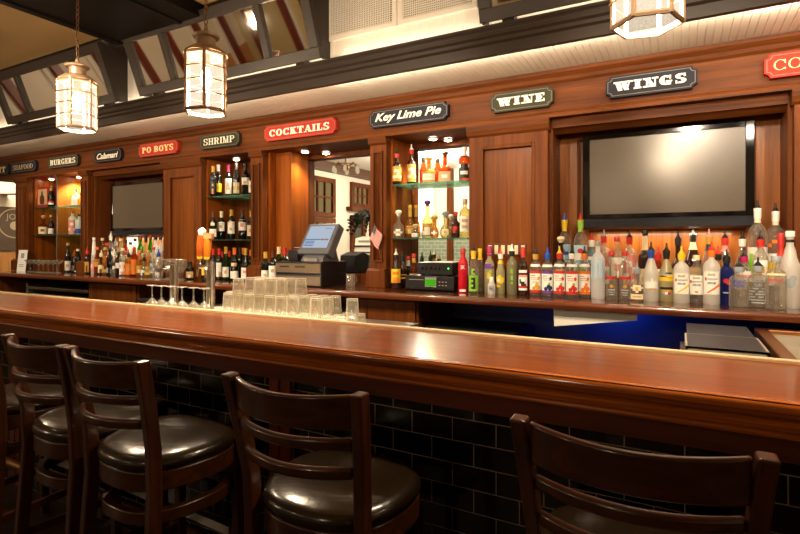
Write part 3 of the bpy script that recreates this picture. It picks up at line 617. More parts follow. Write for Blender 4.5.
# =========================================================================== BAR STOOLS
def make_stool():
    t = thing('bar_stool', 'x', 'stool', (0, 0, 0))
    zt = 1.09
    # local origin: floor below the top of the back; seat extends to +Y
    def post(s):
        b = BM(); pts = []
        for z, hx, y in ((0, .215, .02), (.35, .20, .045), (.62, .193, .062), (.78, .195, .056), (.92, .207, .032), (1.02, .216, .012), (zt, .222, -.004)):
            pts.append((s * hx, y, z))
        w, d = .034, .046; rings = []
        for x, y, z in pts:
            k = 1.0 if z > .3 else .88
            rings.append([b.verts.new((x + o[0] * w * k / 2, y + o[1] * d * k / 2, z)) for o in ((-1, -1), (1, -1), (1, 1), (-1, 1))])
        for p, q in zip(rings, rings[1:]):
            for k in range(4): b.faces.new((p[k], p[(k + 1) % 4], q[(k + 1) % 4], q[k]))
        b.faces.new(rings[0][::-1]); b.faces.new(rings[-1]); return b
    for s in (-1, 1): obj('back_post', post(s), STOOLW, t, world=False, bevel=.006)
    def slat(z0, z1, name, th, bow, rnd):
        zc = (z0 + z1) / 2; b = BM(); n = 16; pr = [((1.09 - z0) * .12, z0), ((1.09 - z1) * .12, z1)]
        rings = []
        for i in range(n + 1):
            u = -1 + 2 * i / n; hx = .205 - (1.09 - zc) * .09; yb = -bow * (1 - u * u) ** 1.0
            tp = .006 * math.cos(u * math.pi / 2) if name == 'top_slat' else 0
            ring = []
            for dy, z in ((-th / 2, z0), (th / 2, z0), (th / 2, z1 - tp), (-th / 2, z1 - tp)):
                k = (1.09 - z) * .115
                ring.append(b.verts.new((u * hx, yb + dy + k, z)))
            rings.append(ring)
        for p, q in zip(rings, rings[1:]):
            for k in range(4): b.faces.new((p[k], p[(k + 1) % 4], q[(k + 1) % 4], q[k]))
        b.faces.new(rings[0][::-1]); b.faces.new(rings[-1])
        obj(name, b, STOOLX, t, world=False, bevel=rnd, smooth=True)
    slat(.99, 1.083, 'top_slat', .02, .062, .006); slat(.934, .967, 'back_rail', .022, .062, .009); slat(.852, .887, 'back_rail', .022, .06, .009)
    def ring_of(cx, cy, rx, ry, n, e, z):
        pts = []
        for i in range(n):
            a = 2 * math.pi * i / n; ca, sa = math.cos(a), math.sin(a); k = (abs(ca) ** e + abs(sa) ** e) ** (-1 / e)
            pts.append(Vector((cx + rx * k * ca * (1.03 + .1 * k * sa), cy + ry * k * sa, z)))
        return pts
    cy = .24
    b = BM(); rings = []
    for rx, z in ((.175, .689), (.196, .685), (.206, .697), (.208, .712), (.2, .728), (.18, .739), (.12, .747), (.05, .75)):
        rings.append([b.verts.new(p) for p in ring_of(0, cy, rx * 1.09, rx * 1.08, 36, 2.5, z)])
    for p, q in zip(rings, rings[1:]):
        for i in range(36): b.faces.new((p[i], p[(i + 1) % 36], q[(i + 1) % 36], q[i]))
    b.faces.new(rings[0][::-1]); b.faces.new(rings[-1]); obj('seat_cushion', b, LEATHER, t, world=False, smooth=True)
    def hoop(name, r, ry, z0, z1, th, mat):
        b = BM(); rings = []
        for rr, z in ((r, z0), (r, z1), (r - th, z1), (r - th, z0)): rings.append([b.verts.new(p) for p in ring_of(0, cy, rr, ry - (r - rr), 40, 2.6, z)])
        for k in range(4):
            p, q = rings[k], rings[(k + 1) % 4]
            for i in range(40): b.faces.new((p[i], p[(i + 1) % 40], q[(i + 1) % 40], q[i]))
        obj(name, b, mat, t, world=False, bevel=.004, smooth=True)
    hoop('seat_frame', .22, .215, .618, .685, .024, STOOLX); hoop('stretcher_hoop', .205, .21, .50, .545, .03, STOOLX)
    for s in (-1, 1):
        b = BM(); pts = [(s * .175, .415, .62), (s * .185, .43, .3), (s * .195, .44, 0)]; rings = []
        for x, y, z in pts: rings.append([b.verts.new((x + o[0] * .018, y + o[1] * .018, z)) for o in ((-1, -1), (1, -1), (1, 1), (-1, 1))])
        for p, q in zip(rings, rings[1:]):
            for k in range(4): b.faces.new((p[k], p[(k + 1) % 4], q[(k + 1) % 4], q[k]))
        b.faces.new(rings[0][::-1]); b.faces.new(rings[-1]); obj('front_leg', b, STOOLW, t, world=False, bevel=.004)
        b = BM(); sweep_rect(b, [(s * .208, .03, .24), (s * .187, .432, .24)], .02, .035); obj('side_stretcher', b, STOOLX, t, world=False, bevel=.003)
    b = BM(); box(b, -.172, .172, .422, .442, .29, .33); o = obj('foot_bar', b, STOOLX, t, world=False, bevel=.003)
    b2 = BM(); box(b2, -.14, .14, .416, .446, .331, .334); box(b2, -.14, .14, .416, .42, .3, .331); g = obj('foot_plate', b2, STEEL, None, world=False); g.parent = o; g['label'] = 'worn steel foot plate'
    return t
st = make_stool()
SP = [(-.085, 1.115, R(1), 'walnut bar stool nearest the camera, at the right'), (-.93, 1.09, R(1), 'walnut bar stool with dark leather seat in the middle, in front of the bar post'),
      (-1.745, 1.075, R(-3), 'walnut bar stool with worn brown leather seat, right one of the left pair'), (-2.24, 1.10, R(-3), 'walnut bar stool partly behind another, left one of the left pair'),
      (-2.86, 1.11, R(0), 'bar stool cut off by the left edge of the photo')]
for i, (x, y, rz, l) in enumerate(SP):
    if i == 0: st.location = (x, y, 0); st.rotation_euler.z = rz; tag(st, l, None, 'walnut slat-back stools along the bar')
    else: dup(st, (x, y, 0), rz, l)
# =========================================================================== LANTERNS
LGL = None
def lantern_pane():
    m, nt, o = new_mat('seeded lantern glass'); t = node(nt, 'ShaderNodeBsdfTransparent'); e = node(nt, 'ShaderNodeEmission', Strength=.75); e.inputs[0].default_value = (1, .84, .62, 1)
    x = node(nt, 'ShaderNodeMixShader'); tc = node(nt, 'ShaderNodeTexCoord'); nz = node(nt, 'ShaderNodeTexNoise', Scale=140, Detail=2); nt.links.new(tc.outputs['Object'], nz.inputs['Vector'])
    mm = node(nt, 'ShaderNodeMapRange'); mm.inputs['To Min'].default_value = .3; mm.inputs['To Max'].default_value = .75; nt.links.new(nz.outputs[0], mm.inputs['Value'])
    nt.links.new(mm.outputs[0], x.inputs[0]); nt.links.new(t.outputs[0], x.inputs[1]); nt.links.new(e.outputs[0], x.inputs[2]); nt.links.new(x.outputs[0], o.inputs[0]); return m
LGL = lantern_pane()
def make_lantern():
    t = thing('pendant_lantern', 'x', 'lantern', (0, 0, 0)); hb, r = .305, .107
    hx = [(r * math.cos(R(60 * i)), r * math.sin(R(60 * i))) for i in range(6)]
    b = BM()
    for i in range(6):
        x, y = hx[i]; tube(b, [(x, y, 0), (x, y, hb)], .0085, 6)
    for z in (.006, hb - .006): tube(b, [(x, y, z) for x, y in hx], .0095, 6, True)
    obj('frame', b, LANT, t, world=False)
    for z in (.085, .155, .225):
        b = BM(); tube(b, [(1.09 * x, 1.09 * y, z) for x, y in hx], .0035, 6, True); obj('guard_wire', b, COPPER, t, world=False)
    for i in range(6):
        (xa, ya), (xb, yb) = hx[i], hx[(i + 1) % 6]; k = .985
        b = BM(); b.faces.new([b.verts.new(v) for v in ((xa * k, ya * k, .01), (xb * k, yb * k, .01), (xb * k, yb * k, hb - .01), (xa * k, ya * k, hb - .01))])
        o = obj('glass_pane', b, LGL, t, world=False)
    b = BM(); lathe(b, [(.11, hb), (.105, hb + .012), (.075, hb + .035), (.048, hb + .04), (.048, hb + .085), (.066, hb + .09), (.07, hb + .1), (.05, hb + .11), (.014, hb + .124), (.01, hb + .14)], 24); obj('cap', b, LANT, t, world=False, smooth=True)
    b = BM(); lathe(b, [(.02, hb - .002), (.02, .235), (.012, .235)], 12); obj('socket', b, LANT, t, world=False)
    b = BM(); lathe(b, [(.012, .235), (.026, .205), (.029, .18), (.022, .145), (.004, .125)], 14); obj('bulb', b, glow('lit bulb', 'ffe8c0', 60), t, world=False, smooth=True)
    b = BM(); z = hb + .145; k = 0
    while z < CEIL - 2.18:
        n = 10; pts = []
        for i in range(n):
            a = 2 * math.pi * i / n; u, v = .009 * math.cos(a), .021 * math.sin(a); pts.append((u, 0, z + v) if k % 2 else (0, u, z + v))
        tube(b, pts, .0028, 5, True); z += .033; k += 1
    obj('chain', b, BRASS, t, world=False, smooth=True)
    return t
lt = make_lantern(); LY = 1.9
LP = [(ax(77.5, LY), LY, az(77.5, 130, LY), 'lit hexagonal lantern on a chain at far left', 10), (ax(206, LY), LY, az(206, 113, LY), 'lit hexagonal lantern between two mirror frames, second from left', 14),
      (ax(647, LY), LY, az(647, 26, LY), 'lantern cut off by the top edge above the WINGS sign', 12)]
for i, (x, y, z, l, rz) in enumerate(LP):
    if i == 0: lt.location = (x, y, z); lt.rotation_euler.z = R(rz); tag(lt, l, None, 'hexagonal pendant lanterns over the bar')
    else: dup(lt, (x, y, z), R(rz), l)
LAMP_W = 62
for x, y, z, l, rz in LP: lamp('lantern_lamp', 'POINT', (x, y, z + .06), LAMP_W, size=.05)
for i, (x, y) in enumerate(((-3.3, -1.9), (-1.0, -1.9), (1.99, 1.9), (-6.2, -1.4), (-5.45, 1.9))):
    dup(lt, (x, y, 2.2), 0, 'lantern %s' % ('in the dining room, left', 'in the dining room, right', 'added over the sink, out of view, to light the soffit', 'added in the dining room, farthest left, to light the end wall', 'added over the bar, out of view at left, to light the end wall')[i]); lamp('lantern_lamp', 'POINT', (x, y, 2.3), 60 if i == 1 else 140 if i == 3 else 32, size=.06)  # last three are unseen, added to lift the soffit and end wall
# =========================================================================== TILTED MIRROR FRAMES AND GRILLES
def mirror_frame(x0, x1, label, yb=2.86, yt=2.685):
    zb, zt = CAM_Z + .2135 * yb / .477, CAM_Z + .312 * yt / .477
    t = thing('tilted_mirror_frame', label, 'mirror', ((x0 + x1) / 2, yb, zb), group='tilted mirror frames on the upper wall')
    dy, dz = yt - yb, zt - zb; L = math.hypot(dy, dz); dirv = Vector((0, dy / L, dz / L)); nrm = Vector((0, -dz / L, dy / L))
    O = Vector((0, yb, zb))
    def slab(b, xa, xb, s0, s1, n0, n1):
        v = []
        for n in (n0, n1):
            for x, s in ((xa, s0), (xb, s0), (xb, s1), (xa, s1)): v.append(b.verts.new(O + Vector((x, 0, 0)) + dirv * s + nrm * n))
        for q in ((3, 2, 1, 0), (4, 5, 6, 7), (0, 1, 5, 4), (1, 2, 6, 5), (2, 3, 7, 6), (3, 0, 4, 7)): b.faces.new([v[i] for i in q])
    fw = .075; m1, m2 = x0 + .46, x1 - .46; b = BM()
    slab(b, x0, x1, 0, fw, -.02, .025); slab(b, x0, x1, L - fw, L, -.02, .025)
    for xa, xb in ((x0, x0 + fw), (x1 - fw, x1), (m1 - .03, m1 + .03), (m2 - .03, m2 + .03)): slab(b, xa, xb, fw, L - fw, -.02, .025)
    obj('frame', b, DARKP, t, bevel=.004)
    for xa, xb in ((x0 + fw, m1 - .03), (m1 + .03, m2 - .03), (m2 + .03, x1 - fw)):
        b = BM(); slab(b, xa, xb, fw, L - fw, -.01, .002); obj('mirror_pane', b, MIRROR, t)
    for xa in (x0, x1 - .02):
        b = BM(); extr(b, [(yb + .02, zb), (2.948, zb + .02), (2.948, zt), (yt + .02, zt)], 'X', xa, xa + .02); obj('cheek', b, DARKP, t)
    for xa in (x0 + .12, x1 - .25):
        b = BM(); box(b, xa, xa + .07, 2.88, 2.948, 2.736, zb + .03); obj('bracket', b, DARKP, t)
    return t
mx = lambda px: ax(px, 2.86)
mirror_frame(mx(10), mx(118.5), 'tilted dark frame with mirrors behind the far left lantern')
mirror_frame(mx(142), mx(322.5), 'tilted dark frame of three mirrors, middle one on the upper wall')
mirror_frame(mx(481), mx(481) + 1.9, 'tilted dark mirror frame cut off by the top edge, at right')
def grille(x0, x1, label):
    Yg = 2.95; z0 = az(331, 42, Yg); z1 = z0 + .42
    t = thing('air_grille', label, 'vent', ((x0 + x1) / 2, Yg, z0), group='white grilles on the upper wall')
    b = BM(); frame(b, x0, x1, z0, z1, .035, Yg - .016, Yg); obj('frame', b, WHITEP, t, bevel=.003)
    b = BM(); n = int((x1 - x0 - .07) / .0135)
    for i in range(n): x = x0 + .037 + i * .0135; box(b, x, x + .005, Yg - .011, Yg - .004, z0 + .035, z1 - .035)
    for i in range(24): z = z0 + .04 + i * .0145; box(b, x0 + .035, x1 - .035, Yg - .0115, Yg - .006, z, z + .0045)
    o = obj('lattice', b, WHITEP, t)
    b = BM(); box(b, x0 + .035, x1 - .035, Yg - .003, Yg - .0005, z0 + .035, z1 - .035); obj('backing', b, pbr('duct dark', '2a2218', .8), t)
gx = lambda px: ax(px, 2.95)
grille(gx(327), gx(397.5), 'white lattice grille left of another, between the mirror frames'); grille(gx(398.5), gx(478), 'white lattice grille right of another, between the mirror frames')
# =========================================================================== BOTTLES
CACHE = {}; USED = []
def cached(key, fn):
    if key not in CACHE: CACHE[key] = fn()
    return CACHE[key]
def bottle_prof(shape, r, h, rn):
    if shape == 'bordeaux': return [(r * .9, 0), (r, .006), (r, h * .60), (r * .96, h * .64), (r * .78, h * .69), (rn * 1.25, h * .735), (rn, h * .77), (rn, h * .98), (rn * 1.1, h * .985), (rn * 1.1, h)]
    if shape == 'burgundy': return [(r * .9, 0), (r, .006), (r, h * .46), (r * .94, h * .53), (r * .72, h * .63), (rn * 1.4, h * .74), (rn, h * .82), (rn, h * .98), (rn * 1.1, h * .985), (rn * 1.1, h)]
    if shape == 'vodka': return [(r * .92, 0), (r, .006), (r, h * .70), (r * .95, h * .75), (r * .72, h * .81), (rn * 1.2, h * .85), (rn, h * .87), (rn, h * .97), (rn * 1.15, h * .975), (rn * 1.15, h)]
    if shape == 'apoth': return [(r * .92, 0), (r, .006), (r, h * .66), (r * .97, h * .72), (r * .85, h * .775), (r * .6, h * .815), (rn, h * .835), (rn, h * .93), (rn * 1.25, h * .94), (rn * 1.25, h)]
    if shape == 'slope': return [(r * .92, 0), (r, .006), (r, h * .55), (r * .95, h * .60), (r * .68, h * .70), (rn * 1.5, h * .79), (rn, h * .86), (rn, h * .97), (rn * 1.15, h * .975), (rn * 1.15, h)]
    if shape == 'squat': return [(r * .9, 0), (r, .008), (r, h * .48), (r * .93, h * .56), (r * .6, h * .64), (rn * 1.1, h * .68), (rn, h * .72), (rn, h * .96), (rn * 1.2, h * .965), (rn * 1.2, h)]
    if shape == 'round': return [(r * .6, 0), (r * .85, .01), (r, h * .2), (r * .98, h * .36), (r * .75, h * .5), (rn * 1.3, h * .6), (rn, h * .66), (rn, h * .97), (rn * 1.2, h * .975), (rn * 1.2, h)]
    if shape == 'slim': return [(r * .92, 0), (r, .005), (r * .9, h * .4), (r * .75, h * .6), (rn * 1.1, h * .78), (rn, h * .86), (rn, h * .97), (rn * 1.1, h)]
    if shape == 'jar': return [(r * .92, 0), (r, .005), (r, h * .72), (r * .8, h * .8), (r * .7, h * .84), (r * .7, h)]
    raise KeyError(shape)
def radius_at(prof, z):
    for (r0, z0), (r1, z1) in zip(prof, prof[1:]):
        if z0 <= z <= z1 and z1 > z0: return r0 + (r1 - r0) * (z - z0) / (z1 - z0)
    return prof[-1][0]
def label_mesh(prof, z0, z1, rows, half, sq, k=1.012, marks=()):
    """curved label; rows of letters from the top, one small panel of colour per letter, '.' leaves glass showing"""
    b = BM(); mats = []; nr = len(rows); nc = max(len(r) for r in rows); sub = max(1, int(10 / nc))
    for i, row in enumerate(rows):
        za = z1 - (z1 - z0) * i / nr; zb = z1 - (z1 - z0) * (i + 1) / nr
        for j in range(nc):
            ch = row[j * len(row) // nc]
            if ch == '.': continue
            if ch not in mats: mats.append(ch)
            for s in range(sub):
                vs = []
                for (u, z) in ((j + s / sub, zb), (j + (s + 1) / sub, zb), (j + (s + 1) / sub, za), (j + s / sub, za)):
                    a = -half + 2 * half * u / nc; rr = radius_at(prof, z) * k + .0006
                    x, y = math.sin(a), -math.cos(a); q = 1
                    if sq: q = (abs(x) ** sq + abs(y) ** sq) ** (-1 / sq)
                    vs.append(b.verts.new((x * rr * q, y * rr * q, z)))
                f = b.faces.new(vs); f.material_index = mats.index(ch)
    bmesh.ops.remove_doubles(b, verts=b.verts, dist=1e-6)
    for n, mk in enumerate(marks):
        if mk[-1] not in mats: mats.append(mk[-1])
        def P(u, v):
            a = -half + 2 * half * u; z = z0 + (z1 - z0) * v; rr = radius_at(prof, z) * k + .0012 + n * .00012
            x, y = math.sin(a), -math.cos(a); q = 1
            if sq: q = (abs(x) ** sq + abs(y) ** sq) ** (-1 / sq)
            return b.verts.new((x * rr * q, y * rr * q, z))
        cells = []
        if mk[0] == 'e':
            _, cu, cv, ru, rv, _c = mk
            E = lambda f, i: (cu + ru * f * math.cos(R(30 * i)), cv + rv * f * math.sin(R(30 * i)))
            for i in range(12): cells += [[E(.5, i), E(1, i), E(1, i + 1), E(.5, i + 1)], [(cu, cv), E(.5, i), E(.5, i + 1)]]
        else:
            p = mk[1]; nu, nv = 6, 4
            def B(s_, t_): return tuple((p[0][d] * (1 - s_) + p[1][d] * s_) * (1 - t_) + (p[3][d] * (1 - s_) + p[2][d] * s_) * t_ for d in (0, 1))
            for i in range(nu):
                for j in range(nv): cells.append([B(i / nu, j / nv), B((i + 1) / nu, j / nv), B((i + 1) / nu, (j + 1) / nv), B(i / nu, (j + 1) / nv)])
        for c in cells:
            f = b.faces.new([P(*q) for q in c]); f.material_index = mats.index(mk[-1])
    return mesh_of(b, [CL[c] for c in mats], recalc=False)
def bottle(X, Y, z0, H, r, shape, glass, label, cap=('cork', 'k'), lab=None, neck=None, sq=None, rn=None, group=None, text=None, name='liquor_bottle', cat='bottle', face=.8):
    rn = rn or min(.0145, r * .42)
    capl = {'pour': .055, 'cork': .03, 'foil': .0, 'cap': .022, 'ball': .045, 'none': 0, 'long': .05}[cap[0]]
    capl = min(capl, H * .25); h = H - capl
    prof = bottle_prof(shape, r, h, rn); key = (shape, round(r, 4), round(h, 3), rn, sq, glass)
    def mk():
        b = BM(); lathe(b, prof, 20, sq=sq); return mesh_of(b, GL[glass], True)
    rz = math.atan2(-X, Y) * 0 + math.atan2(X, Y) * -face
    t = thing(name, label, cat, (X, Y, z0), rz, group)
    link('glass_body', cached(key, mk), t)
    if lab:
        for (f0, f1, half, rows, *mk_) in lab:
            mk_ = tuple(mk_[0]) if mk_ else ()
            link('label', cached(key + ('L', f0, f1, half, tuple(rows), str(mk_)), lambda: label_mesh(prof, h * f0, h * f1, rows, R(half), sq, marks=mk_)), t)
    if neck:
        f0, f1, c = neck
        def mk2():
            b = BM(); n = 5; lathe(b, [(radius_at(prof, h * (f0 + (f1 - f0) * i / n)) * 1.06 + .0005, h * (f0 + (f1 - f0) * i / n)) for i in range(n + 1)], 16, cap0=False, cap1=False); return mesh_of(b, CL[c], True)
        link('neck_band', cached(key + ('N', neck), mk2), t)
    if text:
        s, size, zf, c, wid = text; b = font_mesh(s, size, 0, .0004, .0004)
        xs = [v.co.x for v in b.verts]; k = wid / (max(xs) - min(xs))
        for v in b.verts: v.co.x *= k
        wrap(b, radius_at(prof, h * zf) * 1.02 + .001, h * zf); obj('lettering', b, CL[c], t, world=False, recalc=False)
    kind, col = cap[0], cap[1]
    if kind != 'none':
        c2 = cap[2] if len(cap) > 2 else 'k'
        def mk3():
            b = BM(); q = rn * 1.25
            if kind == 'pour': lathe(b, [(q, h - .012), (q, h + .01), (q * .8, h + .014), (q * .55, h + .022), (.0055, h + .03), (.0045, h + capl)], 12, tilt=None)
            elif kind == 'ball': lathe(b, [(rn * .8, h - .005), (rn, h + .006), (q * 1.3, h + capl * .35), (q * 1.55, h + capl * .6), (q * 1.1, h + capl * .92), (.001, h + capl)], 14)
            elif kind == 'long': lathe(b, [(q, h - .02), (q, h + capl * .9), (q * .9, h + capl)], 14)
            elif kind == 'foil': lathe(b, [(rn * 1.2, h * .8), (rn * 1.12, h * .93), (rn * 1.25, h * .97), (rn * 1.25, h + .002)], 14)
            else: lathe(b, [(q, h - .008), (q, h + capl * .85), (q * .9, h + capl)], 14)
            return mesh_of(b, CL[col], True)
        link({'pour': 'pourer', 'ball': 'stopper', 'foil': 'foil'}.get(kind, 'cap'), cached(key + ('C', kind, col), mk3), t)
        if kind == 'pour' and len(cap) > 2:
            def mk4():
                b = BM(); lathe(b, [(rn * 1.22, h * .90), (rn * 1.3, h - .014), (rn * 1.35, h - .002), (rn * 1.35, h + .008)], 14, cap0=False); return mesh_of(b, CL[c2], True)
            link('collar', cached(key + ('K', c2), mk4), t)
    return t
def put(px, Y, top, r, shape, glass, label, cap=('pour', 'k'), lab=None, neck=None, z0=CT, **kw):
    best = None
    for d in (0, .01, -.01, .02, -.02, .03, -.03, .04, -.04, .05, -.05, .06, -.06, .08, -.08, .1, -.1):
        yy = Y + d; xx = ax(px, yy)
        c = min([math.hypot(xx - q[0], yy - q[1]) - r - q[2] for q in USED if abs(q[3] - z0) < .1] + [1])
        if best is None or c > best[0]: best = (c, yy)
        if c > .002: break
    Y = best[1]
    X = ax(px, Y); H = az(px, top, Y) - z0; USED.append((X, Y, r, z0))
    if best[0] < 0: print('CROWDED', px, round(best[0], 4), label)
    return bottle(X, Y, z0, H, r, shape, glass, label, cap, lab, neck, **kw)
G1_ = 'liquor bottles below the right television'
def FR(*a, **k): k.setdefault('group', G1_); return put(*a, **k)
def Q(u0, v0, u1, v1, c): return ('q', [(u0, v0), (u1, v0), (u1, v1), (u0, v1)], c)
def stoli(edge, leaf, fruit, mid='t'):
    mk = [Q(.12, .66, .62, .7, mid), Q(.2, .58, .75, .61, mid), Q(.14, .76, .5, .79, edge), ('e', .64, .42, .1, .08, leaf), ('e', .6, .3, .15, .1, fruit), ('e', .78, .24, .13, .09, fruit), ('e', .4, .2, .14, .09, fruit), ('e', .66, .17, .1, .07, fruit), ('e', .75, .66, .1, .08, fruit)]
    return [(.08, .62, 62, [edge] + ['w'] * 6 + [edge], mk), (.72, .78, 60, ['w'])]
def ketel(c):
    mk = [('e', .36, .86, .09, .06, 't'), ('e', .62, .86, .09, .06, 't'), Q(.44, .82, .54, .9, 's'), Q(.1, .6, .22, .74, 'r'), Q(.26, .66, .86, .69, 'f'), Q(.26, .62, .7, .635, 's'), Q(.3, .5, .7, .52, 's'), Q(.36, .45, .64, .47, 's')]
    mk.append(('q', [(.2, .06), (.34, .06), (1, .38), (1, .5)], c) if c != 'w' else ('e', .5, .14, .1, .06, 'd'))
    return [(.20, .63, 58, ['w'], mk)]
# --- front row, right half
FR(463, 3.38, 248.5, .034, 'vodka', 'red', 'opaque red bottle with white monogram, beside the stereo', ('cap', 'r'), [(.03, .09, 40, ['wwww'])], text=('SK', .036, .62, 'w', .03), rn=.015)
FR(473.5, 3.36, 244, .033, 'slope', 'clear', 'clear bottle with bright green label and yellow neck, right of the red bottle', ('pour', 'k', 'y'), [(.06, .44, 75, ['eeeeee', 'eekkee', 'eeekee', 'eekkee', 'eeekee', 'eekkee', 'eeeeee']), (.46, .6, 40, ['.ee.', '.ek.', '.ee.'])], (.84, .97, 'y'))
FR(480, 3.45, 248.5, .03, 'slope', 'clear', 'clear bottle with pale yellow neck half hidden behind the green label', ('cap', 'y'), None, (.8, .97, 'y'))
FR(489.5, 3.43, 246, .033, 'vodka', 'frosty', 'square straw-coloured bottle with magenta cap below the light switches', ('long', 'm'), [(.62, .74, 50, ['ppp.', 'pppp']), (.36, .58, 40, ['..e.', '.ye.', '.yy.', '.y..'])], sq=7)
FR(491.5, 3.36, 277, .026, 'jar', 'frost', 'small frosted jar with white lid in front of the magenta-capped bottle', ('cap', 'w'), [(.25, .6, 40, ['ssss', 'spps', 'ssss'])], name='small_jar', cat='jar')
FR(500.5, 3.43, 247, .03, 'slope', 'frosty', 'frosted bottle with yellow fruit picture and red pourer', ('pour', 'r', 'w'), [(.15, .52, 70, ['.'], [('e', .5, .6, .42, .3, 'y'), ('e', .35, .55, .16, .12, 'w'), ('e', .3, .15, .22, .1, 'y'), ('e', .68, .8, .12, .07, 'e')])], (.78, .86, 'y'))
FR(512, 3.43, 244, .036, 'vodka', 'frostg', 'wide frosted olive bottle with black pourer below the light switches', ('pour', 'w', 'k'), [(.25, .6, 12, ['e', 'e', '.', 'e', 'e', '.', 'e'])])
FR(523, 3.42, 247, .029, 'vodka', 'brown', 'brown bottle with red cap and a running animal on its cream label', ('long', 'r'), [(.12, .5, 70, ['qqqqqq', 'wwwwww', 'wkwwww', 'wkkkww', 'wwkkkw', 'rrrrrr', 'wwwwww']), (.55, .62, 60, ['wwww'])])
FR(535.5, 3.43, 247, .0385, 'apoth', 'clear', 'clear bottle with plain red-edged label and orange neck, leftmost of the fruit vodkas', ('pour', 'k', 'd'), stoli('r', 't', 'd'), text=('STOLI', .02, .33, 'd', .036))
FR(547.5, 3.42, 247, .0385, 'apoth', 'clear', 'clear bottle with blueberry label and blue pourer', ('pour', 'b', 'b'), stoli('p', 'e', 'n'))
FR(559.5, 3.42, 246, .0385, 'apoth', 'clear', 'clear bottle with strawberry label and yellow-tipped red pourer', ('pour', 'y', 'r'), stoli('r', 'e', 'r'))
FR(572, 3.42, 246, .0385, 'apoth', 'clear', 'clear bottle with raspberry label and white neck', ('pour', 'k', 'w'), stoli('r', 'e', 'r', 'q'))
FR(584.5, 3.42, 246, .0385, 'apoth', 'clear', 'clear bottle with orange fruit label and orange neck', ('pour', 'k', 'o'), stoli('o', 'o', 'o'))
FR(598, 3.41, 241, .041, 'vodka', 'white', 'plain frosted bottle with milky glass and bluish reflection painted on its shoulder, no label', ('cap', 's'), [(.38, .74, 178, ['llllllll'] * 3)])  # pale blue wrap paints reflected light onto the shoulder
FR(611.5, 3.40, 251, .032, 'vodka', 'clear', 'slim clear bottle with narrow red band, left of a matching pair', ('cap', 'r'), [(.46, .52, 75, ['r']), (.1, .38, 50, ['.'], [('e', .5, .72, .2, .14, 'd'), Q(.12, .38, .88, .5, 's'), Q(.2, .2, .8, .28, 's'), ('e', .5, .06, .3, .05, 's')])])
FR(625, 3.40, 251, .032, 'vodka', 'clear', 'slim clear bottle with narrow red band, right of a matching pair', ('cap', 'r'), [(.46, .52, 75, ['r']), (.1, .38, 50, ['.'], [('e', .5, .72, .2, .14, 'd'), Q(.12, .38, .88, .5, 's'), Q(.2, .2, .8, .28, 's'), ('e', .5, .06, .3, .05, 's')])])
FR(637, 3.38, 262, .038, 'squat', 'clear', 'short ornate clear bottle with cream medallion label', ('pour', 's', 's'), [(.3, .55, 60, ['.ccc.', 'cctcc', '.cdc.', '..c..']), (.08, .25, 60, ['ccccc', 'ctttc', 'ccccc'])])
FR(651, 3.41, 242, .042, 'slope', 'frost', 'frosted bottle with blue neck and bird picture', ('pour', 'k', 'b'), [(.2, .52, 60, ['.'], [('e', .5, .3, .45, .16, 'w'), ('e', .3, .5, .25, .14, 'w'), ('e', .7, .46, .22, .2, 'w'), ('e', .5, .16, .36, .07, 't'), ('e', .55, .7, .07, .14, 'w')])], (.86, .97, 'b'))
FR(666.5, 3.41, 243, .042, 'slope', 'frosty', 'frosted bottle with black neck and bold yellow band with flying bird', ('pour', 'k', 'k'), [(.42, .56, 75, ['y'], [('e', .45, .95, .3, .13, 's'), ('e', .62, 1.15, .2, .12, 'k'), ('e', .3, .7, .22, .1, 'k'), ('e', .7, .5, .25, .08, 'd'), ('e', .25, 1.3, .08, .22, 's')]), (.15, .3, 50, ['kkkkk', '.ddd.', '.swr.'])], (.86, .97, 'k'))
FR(681.5, 3.41, 246, .042, 'vodka', 'frost', 'frosted bottle with yellow neck and white label with yellow diagonal stripe', ('pour', 'y', 'y'), ketel('y'), text=('KETEL ONE', .014, .41, 'k', .04), rn=.015)
FR(696.5, 3.41, 255, .042, 'vodka', 'clear', 'ribbed clear bottle with plain white label between two frosted ones', ('cap', 'c'), ketel('w'), text=('KETEL ONE', .014, .41, 'k', .04), rn=.015)
FR(711.5, 3.41, 242, .042, 'vodka', 'frost', 'frosted bottle with orange neck and white label with orange diagonal stripe', ('pour', 'r', 'o'), ketel('o'), text=('KETEL ONE', .014, .41, 'k', .04), rn=.015)
FR(726.5, 3.39, 249, .036, 'apoth', 'blue', 'dark blue glass bottle with red mark, left of the three clear round-shouldered ones', ('pour', 'k', 'k'), [(.42, .6, 40, ['.'], [('e', .5, .55, .34, .3, 'r'), ('e', .7, .3, .25, .2, 'r')]), (.2, .3, 40, ['.'], [Q(.15, .5, .85, .8, 's')])])
FR(739, 3.30, 258, .046, 'apoth', 'clear', 'clear round-shouldered bottle with blue lettering', ('pour', 'k', 's'), None, text=('ABSOLUT\nVODKA', .022, .62, 'b', .066), rn=.018)
FR(758, 3.30, 257, .047, 'apoth', 'clear', 'clear round-shouldered bottle with many lines of grey lettering', ('pour', 'k', 's'), [(.12, .22, 60, ['ssssss', '......', '.ssss.']), (.26, .5, 62, ['s.ss.sss', '........', 'sss.ss.s', '........', 'ss.ssss.', '........', 'sss.ss.s'])], text=('ABSOLUT\nRUBY', .022, .62, 's', .07), rn=.018)
FR(776, 3.30, 256, .046, 'apoth', 'clear', 'clear round-shouldered bottle with red lettering', ('cap', 's'), [(.7, .74, 62, ['cccccc'])], text=('PEPPAR', .02, .6, 'r', .066), rn=.018)
